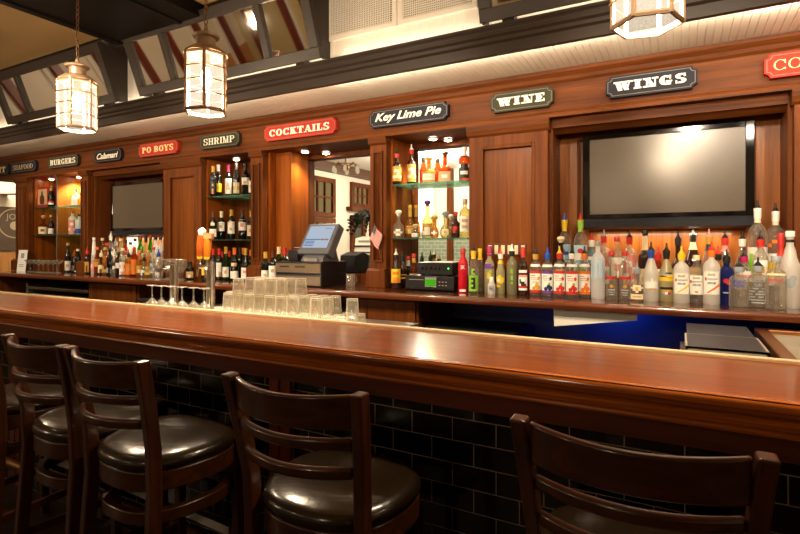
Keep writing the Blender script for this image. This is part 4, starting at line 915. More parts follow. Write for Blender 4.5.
FR(790, 3.38, 231, .045, 'slope', 'frost', 'tall frosted bottle with black ring on its neck, last at the right', ('cap', 'w'), [(.2, .5, 50, ['.'], [('e', .5, .5, .3, .22, 's'), ('e', .65, .7, .2, .16, 's')])], (.9, .94, 'k'), rn=.017)
# --- behind them
FR(561, 3.53, 236, .052, 'squat', 'brown', 'squat black bottle with large cream disc, behind the strawberry bottle', ('ball', 'c'), [(.08, .5, 50, ['.cccc.', 'cccccc', 'ccttcc', 'cccccc', '.cccc.'])])
FR(564.5, 3.62, 213, .042, 'vodka', 'clear', 'tall clear bottle with yellow neck and blue pourer, left of the television', ('pour', 'b', 'y'), [(.25, .68, 70, ['l', 'l', 'w', 'w'], [('e', .35, .8, .2, .09, 'r'), ('e', .6, .72, .2, .06, 'b'), Q(.2, .5, .8, .54, 's'), Q(.3, .42, .7, .45, 's'), ('e', .6, .16, .25, .13, 'y'), ('e', .3, .1, .22, .09, 'e')])], (.86, .97, 'y'))
FR(580.5, 3.55, 213, .042, 'vodka', 'clear', 'tall clear bottle with lime neck and red pourer, left of the television', ('pour', 'r', 'e'), [(.25, .68, 70, ['l', 'w', 'l', 'w'], [('e', .5, .82, .18, .08, 'r'), ('e', .7, .6, .2, .08, 'w'), ('e', .45, .22, .3, .15, 'e'), ('e', .72, .15, .2, .11, 'g'), Q(.25, .5, .75, .53, 's')])], (.86, .97, 'e'))
FR(577, 3.515, 236, .036, 'apoth', 'green', 'bright green glass bottle between the raspberry and orange bottles', ('pour', 'k', 'k'))
FR(591.5, 3.53, 233, .04, 'apoth', 'aqua', 'pale blue bottle with round emblem and red pourer', ('pour', 'r', 'w'), [(.4, .72, 50, ['wwwww', 'wsssw', 'wskww', 'wsssw', 'wwwww'])])
FR(604, 3.64, 229, .044, 'apoth', 'clear', 'clear bottle with red band on its neck below the left end of the television', ('pour', 's', 'r'), [(.52, .58, 60, ['rrrrrr']), (.2, .5, 50, ['wwww', 'wrrw', 'wrrw', 'wwww'])])
FR(617, 3.56, 237, .038, 'apoth', 'clear', 'clear bottle with red screw cap behind the red-banded pair', ('cap', 'r'), [(.35, .7, 60, ['wwww', 'wqqw', 'wwww'])])
FR(629.5, 3.64, 230, .042, 'apoth', 'clear', 'clear bottle with black pourer, red collar and red-white label', ('pour', 'k', 'r'), [(.2, .72, 70, ['wwqqqq', 'rrwwqq', 'rrqqww', 'wwwqqq', 'wwqqww'])])
FR(645, 3.64, 230, .039, 'bordeaux', 'brown', 'dark brown bottle with cream neck, left of the blue-necked bottle', ('cap', 'k'), [(.2, .45, 60, ['cccc', 'ctcc'])], (.74, .96, 'c'))
FR(658, 3.55, 247, .034, 'apoth', 'amber', 'amber bottle with red pourer peeping between two bird bottles', ('pour', 'r', 'r'), [(.4, .7, 60, ['wwww', 'wrbw', 'wwww'])])
FR(678, 3.65, 231, .042, 'squat', 'brown', 'round dark bottle with black neck and cream label behind the yellow-necked one', ('pour', 'k', 'k'), [(.15, .45, 60, ['cccc', 'cccc'])])
FR(693, 3.65, 227, .05, 'slope', 'brown', 'large brown bottle with cream neck and white pourer, below the television', ('pour', 'w', 'k'), [(.2, .5, 60, ['dddd', 'dccd', 'dddd'])], (.78, .95, 'c'))
FR(709, 3.65, 229, .044, 'slope', 'clear', 'clear bottle with gold and black capsule behind the orange-necked one', ('pour', 'q', 'd'), [(.2, .45, 60, ['kkkk', 'wwww'])], (.80, .92, 'k'))
FR(725, 3.64, 230, .042, 'slope', 'clear', 'clear bottle with red and white collar above the blue glass bottle', ('pour', 'k', 'r'), [(.15, .5, 60, ['wwww', 'rwwr', 'wwww'])], (.8, .9, 'q'))
FR(718, 3.53, 246, .034, 'vodka', 'gold', 'golden bottle with red cap between orange-necked and blue bottles', ('pour', 'r', 'k'), [(.3, .65, 60, ['dddd', 'dccd', 'dddd'])])
FR(742.5, 3.64, 231, .04, 'slope', 'clear', 'clear bottle with white collar below the right end of the television', ('pour', 'k', 'w'), [(.2, .5, 60, ['wwww', 'wqqw', 'wwww'])])
FR(744, 3.45, 248, .036, 'vodka', 'clear', 'clear bottle with magenta collar behind the blue lettering', ('pour', 'k', 'm'), [(.5, .72, 60, ['wwww', 'qqqq', 'wwww'])])
FR(757.5, 3.57, 200, .047, 'vodka', 'clear', 'tall clear bottle with green and white label, right of the television', ('pour', 'k', 'w'), [(.25, .6, 80, ['wwwwww', 'wewwww', 'eeewww', 'eeewww', 'wwwwww'])], (.86, .97, 'c'))
FR(760.5, 3.53, 231, .036, 'vodka', 'clear', 'clear bottle with black and red pourer before the tall green-labelled one', ('pour', 'k', 'r'), [(.4, .7, 60, ['wwww', 'cddc', 'wwww'])])
FR(775.5, 3.52, 203, .052, 'vodka', 'clear', 'widest tall clear bottle with orange figure, right of the television', ('pour', 'k', 'w'), [(.62, .7, 40, ['.oo.', 'o..o']), (.2, .55, 60, ['wwww', 'yyww', 'yyww', 'wwww'])], (.86, .97, 'c'))
FR(781, 3.43, 233, .03, 'slope', 'clear', 'clear bottle with tall red cone cap at right', ('long', 'r'), None, (.78, .97, 'r'))
# --- liquor niche, counter and shelves
G2_ = 'bottles in the niche below the Key Lime Pie sign'
def NI(*a, **k): k.setdefault('group', G2_); return put(*a, **k)
NI(396, 3.45, 248.5, .036, 'slope', 'brown', 'brown bottle with large yellow label, left of the stereo', ('pour', 'w', 'k'), [(.18, .6, 75, ['yyyy', 'yooy', 'yyyy', 'ydoy', 'yooy'])])
NI(402.5, 3.56, 251, .036, 'bordeaux', 'brown', 'dark bottle with gold rings behind the yellow-labelled one', ('pour', 'k', 'k'), [(.3, .36, 70, ['dd']), (.42, .46, 70, ['dd'])])
NI(408.5, 3.66, 256, .034, 'bordeaux', 'brown', 'dark bottle with white and red neck, third from the flag pillar', ('cap', 'r'), None, (.75, .95, 'w'))
NI(414, 3.58, 253.5, .036, 'squat', 'amber', 'amber bottle with red and gold cap left of the stereo top', ('cap', 'r'), [(.15, .45, 60, ['cccc', 'cttc'])], (.8, .95, 'd'))
for i, (px, top, gl, cc, d) in enumerate(((422, 252, 'brown', 'k', 'dark bottle with black pourer, left one behind the stereo'), (430.5, 251, 'brown', 'k', 'dark bottle with black pourer, right one behind the stereo'), (434, 248.5, 'gold', 'c', 'bottle with cream pourer behind the stereo'), (439, 253, 'amber', 'd', 'amber bottle with gold cap behind the stereo top'))):
    NI(px, 3.76, top, .03, 'slope', gl, d, ('pour', cc, 'k'))
S1, S2 = 1.931, 1.512
NI(397, 3.54, 148, .034, 'bordeaux', 'brown', 'dark bottle with amber label, leftmost on the upper glass shelf', ('pour', 'k', 'r'), [(.1, .6, 80, ['dddd', 'dccd', 'ddcd', 'cccc', 'dddd'])], z0=S1)
NI(411.5, 3.66, 144, .036, 'bordeaux', 'brown', 'dark bottle with golden arched label, second on the upper glass shelf', ('pour', 'w', 'r'), [(.1, .6, 80, ['dddd', 'dccd', 'ddcd', 'ccdc', 'dddd'])], z0=S1)
NI(423.5, 3.74, 152, .03, 'slope', 'amber', 'thin amber bottle behind the gold-stoppered decanter', ('pour', 'c', 'k'), None, z0=S1)
NI(429, 3.66, 156, .054, 'squat', 'gold', 'squat clear decanter with gold stopper on the upper glass shelf', ('ball', 'd'), [(.08, .45, 60, ['wwwww', 'wcccw', 'wwwww', 'tdddt'])], z0=S1)
NI(437.5, 3.76, 153, .03, 'slope', 'amber', 'thin dark amber bottle just left of the square whisky', ('pour', 'c', 'k'), None, z0=S1)
NI(445, 3.70, 151, .052, 'squat', 'amber', 'square amber whisky bottle with tan label', ('ball', 'f'), [(.08, .44, 45, ['tttt', 'twwt', 'tttt'])], sq=6, z0=S1)
NI(464.5, 3.66, 147, .042, 'vodka', 'amber', 'amber bottle with black label and white neck, rightmost on the upper shelf', ('cap', 'w'), [(.12, .55, 80, ['wkkw', 'kkkk', 'kwwk', 'kkkk'])], (.8, .97, 'w'), z0=S1)
NI(398.5, 3.55, 210, .042, 'squat', 'clear', 'clear squat jug bottle, leftmost on the lower glass shelf', ('ball', 'w'), [(.1, .4, 50, ['.ww.', 'wttw', '.ww.'])], z0=S2)
NI(410, 3.70, 205, .044, 'round', 'gold', 'round golden bottle with gold cap, second on the lower glass shelf', ('cap', 'd'), [(.15, .4, 50, ['ddd', 'dcd'])], (.7, .96, 'd'), z0=S2)
NI(416, 3.79, 205, .036, 'round', 'gold', 'golden bottle half hidden behind its round golden neighbour', ('cap', 'd'), None, (.7, .96, 'd'), z0=S2)
NI(415.5, 3.61, 224, .032, 'squat', 'clear', 'small clear bottle with white label and green ribbon in front', ('ball', 'c'), [(.1, .45, 60, ['wwwe', 'wtwe', 'wwwe'])], z0=S2)
NI(427.5, 3.72, 200, .044, 'squat', 'straw', 'straw-coloured bottle with purple stopper on the lower glass shelf', ('ball', 'p'), [(.1, .45, 60, ['dddd', 'dwwd', 'wwww'])], z0=S2)
NI(434.5, 3.62, 215, .034, 'round', 'gold', 'small round bottle with white medallion on the lower glass shelf', ('ball', 'd'), [(.15, .42, 40, ['.w.', 'www', '.w.'])], z0=S2)
NI(445.5, 3.66, 211, .042, 'round', 'straw', 'pear-shaped clear bottle with silver stopper', ('ball', 's'), [(.12, .42, 40, ['ccc', 'cdc', 'ccc'])], z0=S2)
NI(451, 3.78, 214, .032, 'round', 'clear', 'clear bottle with glass ball stopper behind the pear-shaped one', ('ball', 'w'), None, z0=S2)
NI(455.5, 3.72, 212, .034, 'bordeaux', 'brown', 'dark bottle with red capsule on the lower glass shelf', ('cap', 'r'), [(.2, .5, 60, ['frrf', 'frff'])], z0=S2)
NI(465, 3.66, 199, .041, 'vodka', 'straw', 'tall pale bottle with white label, rightmost on the lower glass shelf', ('cork', 't'), [(.18, .62, 60, ['wwww', 'wttw', 'wwww', 'wttw', 'wwww'])], z0=S2)
# --- wine
G3_ = 'dark wine bottles in the wine niche'
def WN(px, Y, top, foil, lab, label, z0=CT, shape='bordeaux', r=.037, glass='dark'):
    put(px, Y, top, r, shape, glass, label, ('foil', foil), lab, z0=z0, group=G3_, name='wine_bottle')
WS1, WS2 = 1.926, 1.509
for px, Y, top, foil, lab, d in (
    (213.2, 3.53, 166.5, 'd', [(.08, .5, 40, ['kkk', 'ktk', 'kkk', 'ktk', 'kok'])], 'gold capsule and black label, leftmost on the upper wine shelf'),
    (218.5, 3.605, 165, 'w', [(.15, .42, 70, ['yyy', 'ydy', 'yyy'])], 'bright yellow label, upper wine shelf'),
    (228.5, 3.66, 165.5, 'm', [(.1, .58, 70, ['www', 'wqw', 'wtw', 'www'])], 'pink capsule and tall white label, upper wine shelf'),
    (236.5, 3.68, 163, 'k', [(.1, .42, 60, ['ccc', 'tct', 'ccc'])], 'black capsule and low cream label, upper wine shelf'),
    (245.5, 3.66, 163.5, 'k', [(.34, .56, 80, ['www', 'wtw'])], 'black capsule and high white label, upper wine shelf'),
    (252.2, 3.70, 163, 'k', [(.1, .45, 80, ['www', 'wtw', 'www'])], 'white label, half hidden at the right end of the upper wine shelf')):
    WN(px, Y, top, foil, lab, 'wine bottle with ' + d, z0=WS1, r=.033)
for px, Y, top, foil, lab, d in (
    (213.2, 3.56, 212, 'f', [(.1, .38, 60, ['www', 'www']), (.5, .6, 30, ['cc'])], 'brown capsule, leftmost on the lower wine shelf'),
    (221.5, 3.66, 211.5, 'c', [(.3, .62, 60, ['www', 'wtw', 'www'])], 'cream capsule and square white label, lower wine shelf'),
    (231.5, 3.66, 210, 'd', [(.2, .6, 60, ['cwc', 'www', 'wtw', 'www'])], 'gold capsule and tall cream label, lower wine shelf'),
    (242.5, 3.65, 209.5, 'f', [(.3, .66, 75, ['www', 'wqw', 'www'])], 'wide body and large white label, lower wine shelf'),
    (251.2, 3.68, 211, 'd', [(.12, .5, 80, ['ccc', 'cqc', 'ccc'])], 'cream label, at the right end of the lower wine shelf')):
    WN(px, Y, top, foil, lab, 'wine bottle with ' + d, z0=WS2)
for px, Y, top, foil, lab, d in (
    (190, 3.40, 262, 'k', [(.1, .45, 60, ['ttt', 'twt'])], 'plain black body behind the left tap handle'),
    (205.3, 3.42, 256, 'k', [(.2, .48, 50, ['yyy', 'ydy', 'yyy'])], 'yellow label, behind the chrome tap column'),
    (213.5, 3.56, 249, 'r', [(.1, .4, 60, ['kkk'])], 'red capsule, leftmost of the row on the counter'),
    (219.3, 3.50, 248.5, 'r', [(.1, .55, 40, ['ww', 'ww', 'wt'])], 'bright red capsule and narrow white label, on the counter'),
    (222, 3.62, 252, 'r', None, 'red capsule, standing behind the narrow white label'),
    (226, 3.48, 247, 'd', [(.1, .4, 50, ['www', 'wtw', 'www'])], 'olive body, gold capsule and white label, on the counter'),
    (229.3, 3.60, 251, 'r', None, 'red capsule, right behind the gold-capped olive bottle'),
    (234.5, 3.46, 248, 'o', [(.08, .3, 70, ['www', 'www']), (.45, .55, 40, ['ct'])], 'orange capsule and low white label, on the counter'),
    (240, 3.58, 248, 'k', [(.4, .5, 60, ['kk'])], 'black capsule, no visible label, on the counter'),
    (243.7, 3.66, 248, 'o', None, 'orange capsule at the back, on the counter'),
    (245.5, 3.46, 248.5, 'd', [(.08, .42, 80, ['www', 'wqw', 'www', 'www'])], 'wide white label and gold capsule, on the counter'),
    (251, 3.64, 250, 'o', [(.3, .45, 60, ['ww'])], 'orange capsule beside the fluted pillar'),
    (265.5, 3.36, 252, 'd', [(.1, .42, 60, ['www', 'wtw', 'www'])], 'amber capsule, left of the cash drawers'),
    (273, 3.40, 251, 'f', [(.15, .55, 60, ['www', 'wtw', 'www', 'www'])], 'dark red capsule, touching the cash drawers'),
    (278.8, 3.54, 247, 'c', None, 'green glass and cream capsule behind the cash drawers'),
    (285, 3.55, 248, 'r', [(.3, .5, 60, ['kk'])], 'cream and red capsule behind the cash drawers')):
    WN(px, Y, top, foil, lab, 'wine bottle with ' + d, glass='olive' if ('olive' in d or 'green' in d) else 'dark', shape='burgundy' if px in (226, 245.5) else 'bordeaux')
# --- crowded left liquor display
G4_ = 'crowded liquor bottles below the left television'
LQ = [(68, 3.50, 243, 'bordeaux', 'dark', 't', [(.08, .42, 70, ['www', 'wqw', 'www'])], .036), (74.3, 3.58, 250, 'slope', 'brown', 'o', [(.1, .4, 60, ['ww', 'wt'])], .036), (78, 3.46, 249, 'apoth', 'dark', 'c', [(.08, .12, 60, ['ww'])], .042),
      (82.6, 3.58, 245, 'bordeaux', 'dark', 'c', None, .036), (87.2, 3.46, 247, 'vodka', 'brown', 'r', [(.08, .55, 40, ['ddd', 'dfd', 'dfd'])], .036), (94, 3.49, 237.5, 'slim', 'frost', 'w', [(.06, .4, 80, ['qqq', 'wqw', 'qqq']), (.55, .95, 120, ['www'])], .034),
      (97.2, 3.47, 247, 'slope', 'amber', 'o', [(.3, .6, 60, ['dd'])], .034), (101.2, 3.44, 250, 'squat', 'brown', 'c', [(.1, .5, 60, ['ccc', 'cfc'])], .036), (105.6, 3.46, 247, 'slope', 'gold', 'd', [(.1, .35, 60, ['dkd', 'ddd'])], .034),
      (109.8, 3.43, 248, 'apoth', 'dark', 'k', [(.1, .3, 60, ['sks'])], .036), (114.3, 3.46, 249, 'slope', 'clear', 'w', [(.3, .6, 60, ['kkk', 'kwk'])], .036), (118.6, 3.43, 252, 'vodka', 'dark', 'k', [(.35, .6, 60, ['www'])], .034),
      (122.8, 3.45, 248, 'apoth', 'clear', 'w', [(.05, .55, 70, ['www', 'qwq', 'www', 'wqw'])], .036), (128.8, 3.43, 250, 'vodka', 'gold', 'k', [(.08, .6, 60, ['ooo', 'odo', 'ooo'])], .042), (134.4, 3.44, 247, 'vodka', 'amber', 'r', [(.08, .62, 60, ['ooo', 'dod', 'ooo'])], .04),
      (139.6, 3.45, 250, 'slope', 'gold', 'o', [(.15, .45, 60, ['ddd', 'dcd'])], .036), (144, 3.43, 254, 'squat', 'straw', 'k', [(.1, .4, 60, ['www', 'wkw'])], .034), (148.6, 3.44, 250, 'slope', 'gold', 'd', [(.1, .4, 60, ['yyy'])], .036), (153.4, 3.45, 247, 'vodka', 'clear', 'r', [(.15, .5, 60, ['lll', 'lwl'])], .036), (158.6, 3.44, 249, 'vodka', 'white', 'b', [(.1, .4, 60, ['bbb', 'www'])], .036)]
LD = ['cream label and tan cap', 'orange cap', 'broad black body and cream cap', 'black body and pale cap', 'red cap and gold-framed label', 'slim pinkish body and white neck', 'amber body and orange cap', 'squat cream-labelled body', 'gold body and gold cap',
      'black body and black cap', 'clear body and black label', 'black body and white band', 'white and pink label', 'square orange label and black cap', 'deep amber body and red cap', 'golden body and orange cap', 'small straw-coloured body', 'gold body, yellow label', 'pale blue label and red cap', 'white body and blue cap']
for i, (px, Y, top, sh, gl, cc, lab, r) in enumerate(LQ):
    put(px, Y, top, r * .93, sh, gl, 'bottle with %s, %s in front row below left television' % (LD[i], ORD[i]), ('pour' if i % 3 == 1 else 'cap', cc, cc), lab, group=G4_)
LB = [(102.5, 3.62, 238, 'slope', 'gold', 'c'), (106.5, 3.6, 243, 'vodka', 'amber', 'r'), (111, 3.62, 231.5, 'slope', 'clear', 'w'), (115.8, 3.6, 238, 'vodka', 'clear', 's'), (120.8, 3.62, 238.5, 'slope', 'straw', 'c'), (125.8, 3.6, 240, 'vodka', 'amber', 'k'),
      (130.4, 3.58, 242, 'apoth', 'clear', 'k'), (135, 3.6, 238.5, 'vodka', 'clear', 'k'), (140.6, 3.6, 236.5, 'apoth', 'green', 'r'), (145.8, 3.62, 233.5, 'slope', 'straw', 'k'), (150.4, 3.6, 235.5, 'slope', 'green', 'r'), (155.6, 3.6, 237, 'vodka', 'white', 'k'), (160.6, 3.58, 237, 'vodka', 'white', 'k'), (165.2, 3.56, 242, 'apoth', 'clear', 'w')]
LBD = ['gold body', 'amber body and red cap', 'tall white pourer, highest', 'clear body and grey cap', 'straw body and cream cap', 'amber body and black cap', 'clear body and black cap', 'black cap before a white card', 'dark green body and red cap', 'straw body with black pourer', 'bright green body', 'white body and black cap', 'white body and black cap', 'clear body and white cap']
for i, (px, Y, top, sh, gl, cc) in enumerate(LB):
    put(px, Y, top, .034, sh, gl, 'bottle with %s, %s in back row below left television' % (LBD[i], ORD[i]), ('pour' if i in (2, 3, 9) else 'cap', cc, cc), [(.25, .6, 65, [random.choice(['www', 'ccc', 'ddd', 'wqw']), random.choice(['wkw', 'cdc', 'wrw'])])], group=G4_)
b = BM(); xa, xb = ax(127, 3.775), ax(138, 3.775); box(b, xa, xb, 3.772, 3.777, CT + .16, az(132, 236.5, 3.775)); tag(obj('paper_card', b, PAPER), 'white card leaning behind the crowded left bottles', 'card')
# --- far left niche contents
G5_ = 'things on the short shelves of the far left niche'
def FL(*a, **k): k.setdefault('group', G5_); return put(*a, **k)
t = thing('boxed_bottle', 'red gift box with a dark bottle picture, far left upper shelf', 'box', (ax(42.5, 3.58), 3.58, 1.926))
x0, x1 = ax(37, 3.52), ax(48.3, 3.52); zt = az(42, 187, 3.52)
b = BM(); box(b, x0, x1, 3.52, 3.62, 1.926, zt); obj('carton', b, pbr('red carton', 'a01c24', .4), t, bevel=.003)
b = BM(); box(b, x0 + .03, x1 - .03, 3.516, 3.52, 1.955, zt - .03); obj('front_window', b, CL['t'], t)
b = BM(); lathe(b, [(.04, 0), (.052, .04), (.045, .09), (.015, .12), (.013, .16)], 16, (x0 + x1) / 2, 3.512, 1.96); 
for v in b.verts: v.co.y = 3.512 + (v.co.y - 3.512) * .06
obj('bottle_picture', b, CL['f'], t)
FL(51.3, 3.535, 188, .036, 'slope', 'olive', 'olive-yellow bottle beside the red gift box', ('foil', 'd'), [(.1, .3, 60, ['rrr', 'www'])], z0=1.926)
FL(43.5, 3.56, 215, .052, 'squat', 'amber', 'squat bottle with cream label on the far left lower shelf', ('ball', 't'), [(.05, .48, 70, ['ccc', 'cfc', 'ccc'])], z0=1.581)
FL(51.2, 3.60, 215, .034, 'bordeaux', 'brown', 'dark bottle with white label, right on the far left lower shelf', ('cap', 'd'), [(.05, .35, 60, ['www'])], z0=1.581)
FL(72.5, 3.64, 211, .042, 'vodka', 'frost', 'tall bottle with salmon label and red cap in the brightly lit bay', ('cap', 'r'), [(.05, .66, 70, ['qqq', 'qwq', 'qqq', 'wqw', 'qqq'])], z0=1.581)
FL(79.3, 3.64, 214, .044, 'vodka', 'white', 'white bottle with blue base in the brightly lit bay', ('cap', 'k'), [(.04, .3, 80, ['bbb', 'nbn'])], z0=1.581)
FL(76, 3.66, 189, .05, 'slope', 'white', 'white bottle glaring under the star light, upper shelf', ('cap', 'w'), None, z0=1.926)
FL(81, 3.66, 192, .036, 'slope', 'gold', 'pale gold bottle next to the glaring white one', ('cap', 'd'), None, z0=1.926)
# =========================================================================== GLASSES
def tumbler_mesh(r=.036, h=.088):
    b = BM(); lathe(b, [(r, 0), (r * .93, h * .4), (r * .84, h), (r * .78, h), (r * .86, h * .4), (r * .94, .001)], 16, cap0=False, cap1=False)
    lathe(b, [(.001, h * .88), (r * .8, h * .88), (r * .84, h), (.001, h - .002)], 16, cap0=False, cap1=False)
    lathe(b, [(r * 1.0, .0), (r * 1.03, .003), (r * .99, .006)], 16, cap0=False, cap1=False); return mesh_of(b, TUMB, True)
TM = tumbler_mesh(); TH = .0885; GT = 'upturned tumblers stacked on the shelf behind the bar'
def row_glass(n0, tier, Y, pxs, rowname):
    for i, px in enumerate(pxs):
        X = ax(px, Y); o = link('tumbler', TM, None, (X, Y, SZ + tier * TH + .0003), random.random() * 6)
        tag(o, 'upturned clear tumbler, %s from left in the %s' % (ORD[i], rowname), 'glass', GT)
rowA, rowB = 2.20, 2.29
tiers = {}
def px_of(X, Y): w = -X * SN + Y * CS; return 400 + F_PX * (X * CS + Y * SN) / w
def xs_to_px(x0, n, Y, step=.0805): return [px_of(x0 + i * step, Y) for i in range(n)]
XA = ax(222, rowA)
# front row: n columns; upper tiers sit on lower ones
def stack(Y, px0, n, twos, threes, nm):
    P = xs_to_px(ax(px0, Y), n, Y)
    row_glass(0, 0, Y, P, 'bottom tier, %s row' % nm)
    row_glass(0, 1, Y, [P[i] for i in twos], 'second tier, %s row' % nm)
    row_glass(0, 2, Y, [P[i] for i in threes], 'top tier, %s row' % nm)
stack(2.19, 219, 12, [1, 2, 3, 4, 5, 6, 7, 9], [2, 4], 'front')
stack(2.268, 231, 12, [0, 1, 2, 3, 4, 5, 6, 7, 8, 9, 11], [2, 3, 4, 5], 'middle')
stack(2.346, 240, 12, [0, 1, 2, 3, 4, 5, 6, 7, 8, 9], [2, 3, 4, 5, 6], 'rear')
def stem_mesh(kind, up=True):
    if kind == 'martini': p = [(.034, 0), (.033, .002), (.006, .006), (.004, .012), (.004, .085), (.006, .092), (.05, .145), (.049, .145), (.004, .095)]
    elif kind == 'wine': p = [(.034, 0), (.033, .002), (.006, .007), (.0045, .015), (.0045, .08), (.012, .09), (.034, .115), (.039, .14), (.036, .175), (.033, .195), (.032, .195), (.035, .172), (.037, .14), (.03, .114), (.004, .092)]
    else: p = [(.036, 0), (.035, .002), (.007, .007), (.005, .014), (.005, .06), (.03, .075), (.044, .1), (.046, .125), (.045, .125), (.042, .1), (.004, .07)]
    H = max(z for r, z in p)
    if not up: p = [(r, H - z) for r, z in p]
    b = BM(); lathe(b, p, 18, cap0=True, cap1=False); return mesh_of(b, STEMG, True)
MW, MM, MI, MC = stem_mesh('wine'), stem_mesh('martini'), stem_mesh('wine', False), stem_mesh('coupe')
k = 0
for px in (152, 161.5, 171, 182, 193.5, 204):
    o = link('wine_glass', MI, None, (ax(px, 2.2), 2.2, 0), 0)
    o.location.z = SZ + .0003 + (.0 if True else 0); tag(o, 'upside-down stemmed glass, %s from left behind the bar by the taps' % ORD[k], 'wine glass', 'upside-down stemmed glasses by the taps'); k += 1
b = BM(); k = 0
for rI, Y in enumerate((3.34, 3.43)):
    for i in range(7):
        X = ax(29, Y) + i * .104 + rI * .03
        o = link('cocktail_glass', MM, None, (X, Y, CT + .0003)); tag(o, 'wide cocktail glass on far left counter, %s from left in %s row' % (ORD[i], ('front', 'back')[rI]), 'glass', 'cocktail glasses at the far left of the counter')
for rI, Y in enumerate((3.24, 3.325, 3.41)):
    for i in range(9 if rI else 10):
        X = ax((147, 154, 168)[rI], Y) + i * .095 + (rI % 2) * .04
        if X > ax(186, Y): continue
        o = link('wine_glass', MW if rI else MC, None, (X, Y, CT + .0003)); tag(o, 'stemmed glass before the wooden panel, %s from left in %s row' % (ORD[i], ('front', 'middle', 'back')[rI]), 'wine glass', 'stemmed glasses on the counter before the panel')
# =========================================================================== TAPS
def tap_tower(px, Y, top, label, arms):
    X = ax(px, Y); zt = az(px, top, Y); t = thing('beer_tap_tower', label, 'beer tap', (X, Y, SZ), group='chrome beer tap columns behind the bar')
    h = zt - SZ
    b = BM(); lathe(b, [(.032, 0), (.032, .008), (.03, .014), (.027, .02), (.027, h - .01), (.029, h - .008), (.029, h), (.02, h + .006), (.001, h + .008)], 22); obj('column', b, CHROME, t, world=False, smooth=True)
    for dx, dy in arms:
        b = BM(); tube(b, [(dx * .02, dy * .02, h - .03), (dx * .075, dy * .075, h - .03), (dx * .085, dy * .085, h - .045), (dx * .088, dy * .088, h - .09)], [.011, .011, .01, .007], 10); obj('faucet', b, CHROME, t, world=False, smooth=True)
        b = BM(); lathe(b, [(.012, h - .03), (.012, h - .012), (.006, h - .006), (.006, h + .02)], 10, dx * .07, dy * .07); obj('handle_mount', b, CHROME, t, world=False, smooth=True)
    return X, zt
X2, z2 = tap_tower(210.5, 2.27, 262, 'chrome tap column with two orange handles', ((-.9, -.4), (.5, -.85)))
tap_tower(174, 2.30, 263, 'chrome tap column behind the upside-down stemmed glasses', ((-.9, -.4),))
def handle(dx, dy, h, w, lab, top, body):
    X, Y, z0 = X2 + dx * .07, 2.27 + dy * .07, z2 + .02
    t = thing('tap_handle', lab, 'tap handle', (X, Y, z0), group='orange tap handles')
    b = BM(); lathe(b, [(.009, -.005), (.012, 0), (.013, h * .05), (w * .8, h * .1), (w, h * .5), (w * .9, h * .78), (w * .7, h * .8)], 14, sq=4, tilt=(.1, 0)); obj('grip', b, body, t, world=False, smooth=True)
    b = BM(); lathe(b, [(.016, 0), (.018, h * .07), (.013, h * .1)], 14); obj('ferrule', b, CL['y'], t, world=False)
    if top == 'knob':
        b = BM()
        for a, c, r in ((0, .85, .022), (.01, .92, .02), (-.012, .93, .017), (.004, .98, .014)): bmesh.ops.create_uvsphere(b, u_segments=12, v_segments=8, radius=r, matrix=Matrix.Translation((a + .1 * h, 0, h * c)))
        obj('figure_top', b, CL['w'], t, world=False, smooth=True)
    else:
        b = BM(); box(b, .1 * h - .04, .1 * h + .04, -.01, .01, h * .74, h); o = obj('name_plate', b, pbr('plate brown', '9c5a34', .4), t, world=False, bevel=.006)
        b2 = BM(); box(b2, .1 * h - .032, .1 * h + .032, -.0115, -.01, h * .79, h * .95); g = obj('plate_face', b2, CL['t'], None, world=False); g.parent = o
handle(-.9, -.4, .185, .022, 'orange tap handle topped with a white figure', 'knob', pbr('orange red handle', 'd86c28', .35, var=.3, bscale=60))
handle(.5, -.85, .16, .019, 'plain orange tap handle with a rectangular name plate', 'plate', pbr('orange handle', 'e88420', .35))
# =========================================================================== REGISTER
RX0, RX1, RY = -2.925, -2.455, 3.24
def drawer(z0, z1, label):
    t = thing('cash_drawer', label, 'cash drawer', ((RX0 + RX1) / 2, RY + .17, z0), group='stacked cash drawers')
    b = BM(); box(b, RX0, RX1, RY, RY + .34, z0 + .003, z1); obj('case', b, BLACK, t, bevel=.003)
    b = BM(); box(b, RX0 + .006, RX1 - .006, RY - .008, RY, z0 + .012, z1 - .014); o = obj('front_plate', b, pbr('brushed bronze', '7a664e', .4, .7), t, bevel=.002)
    for dx in (.05, .21):
        b = BM(); box(b, RX0 + dx, RX0 + dx + .1, RY - .0095, RY - .008, (z0 + z1) / 2 + .004, (z0 + z1) / 2 + .016); g = obj('slot', b, BLACKM, None); g.parent = o; g.location = -t.location
        g.matrix_parent_inverse = Matrix()
    b = BM(); lathe(b, [(.008, 0), (.008, .004), (.001, .004)], 12); 
    for v in b.verts: v.co = Vector((v.co.x + (RX0 + RX1) / 2, RY - .008 - v.co.z, z0 + .03))
    obj('lock', b, BRASS, t)
drawer(CT, CT + .098, 'lower black cash drawer with bronze front'); drawer(CT + .098, CT + .198, 'upper black cash drawer carrying the touch screen')
zr = CT + .199
t = thing('touch_screen_register', 'touch screen register with lit blue-white display on the cash drawers', 'register', (-2.575, 3.36, zr), R(-3))
b = BM(); extr(b, [(-.1, 0), (.12, 0), (.1, .03), (.07, .12), (-.02, .09), (-.09, .03)], 'X', -.1, .12); obj('base', b, GREYP, t, world=False, bevel=.004)
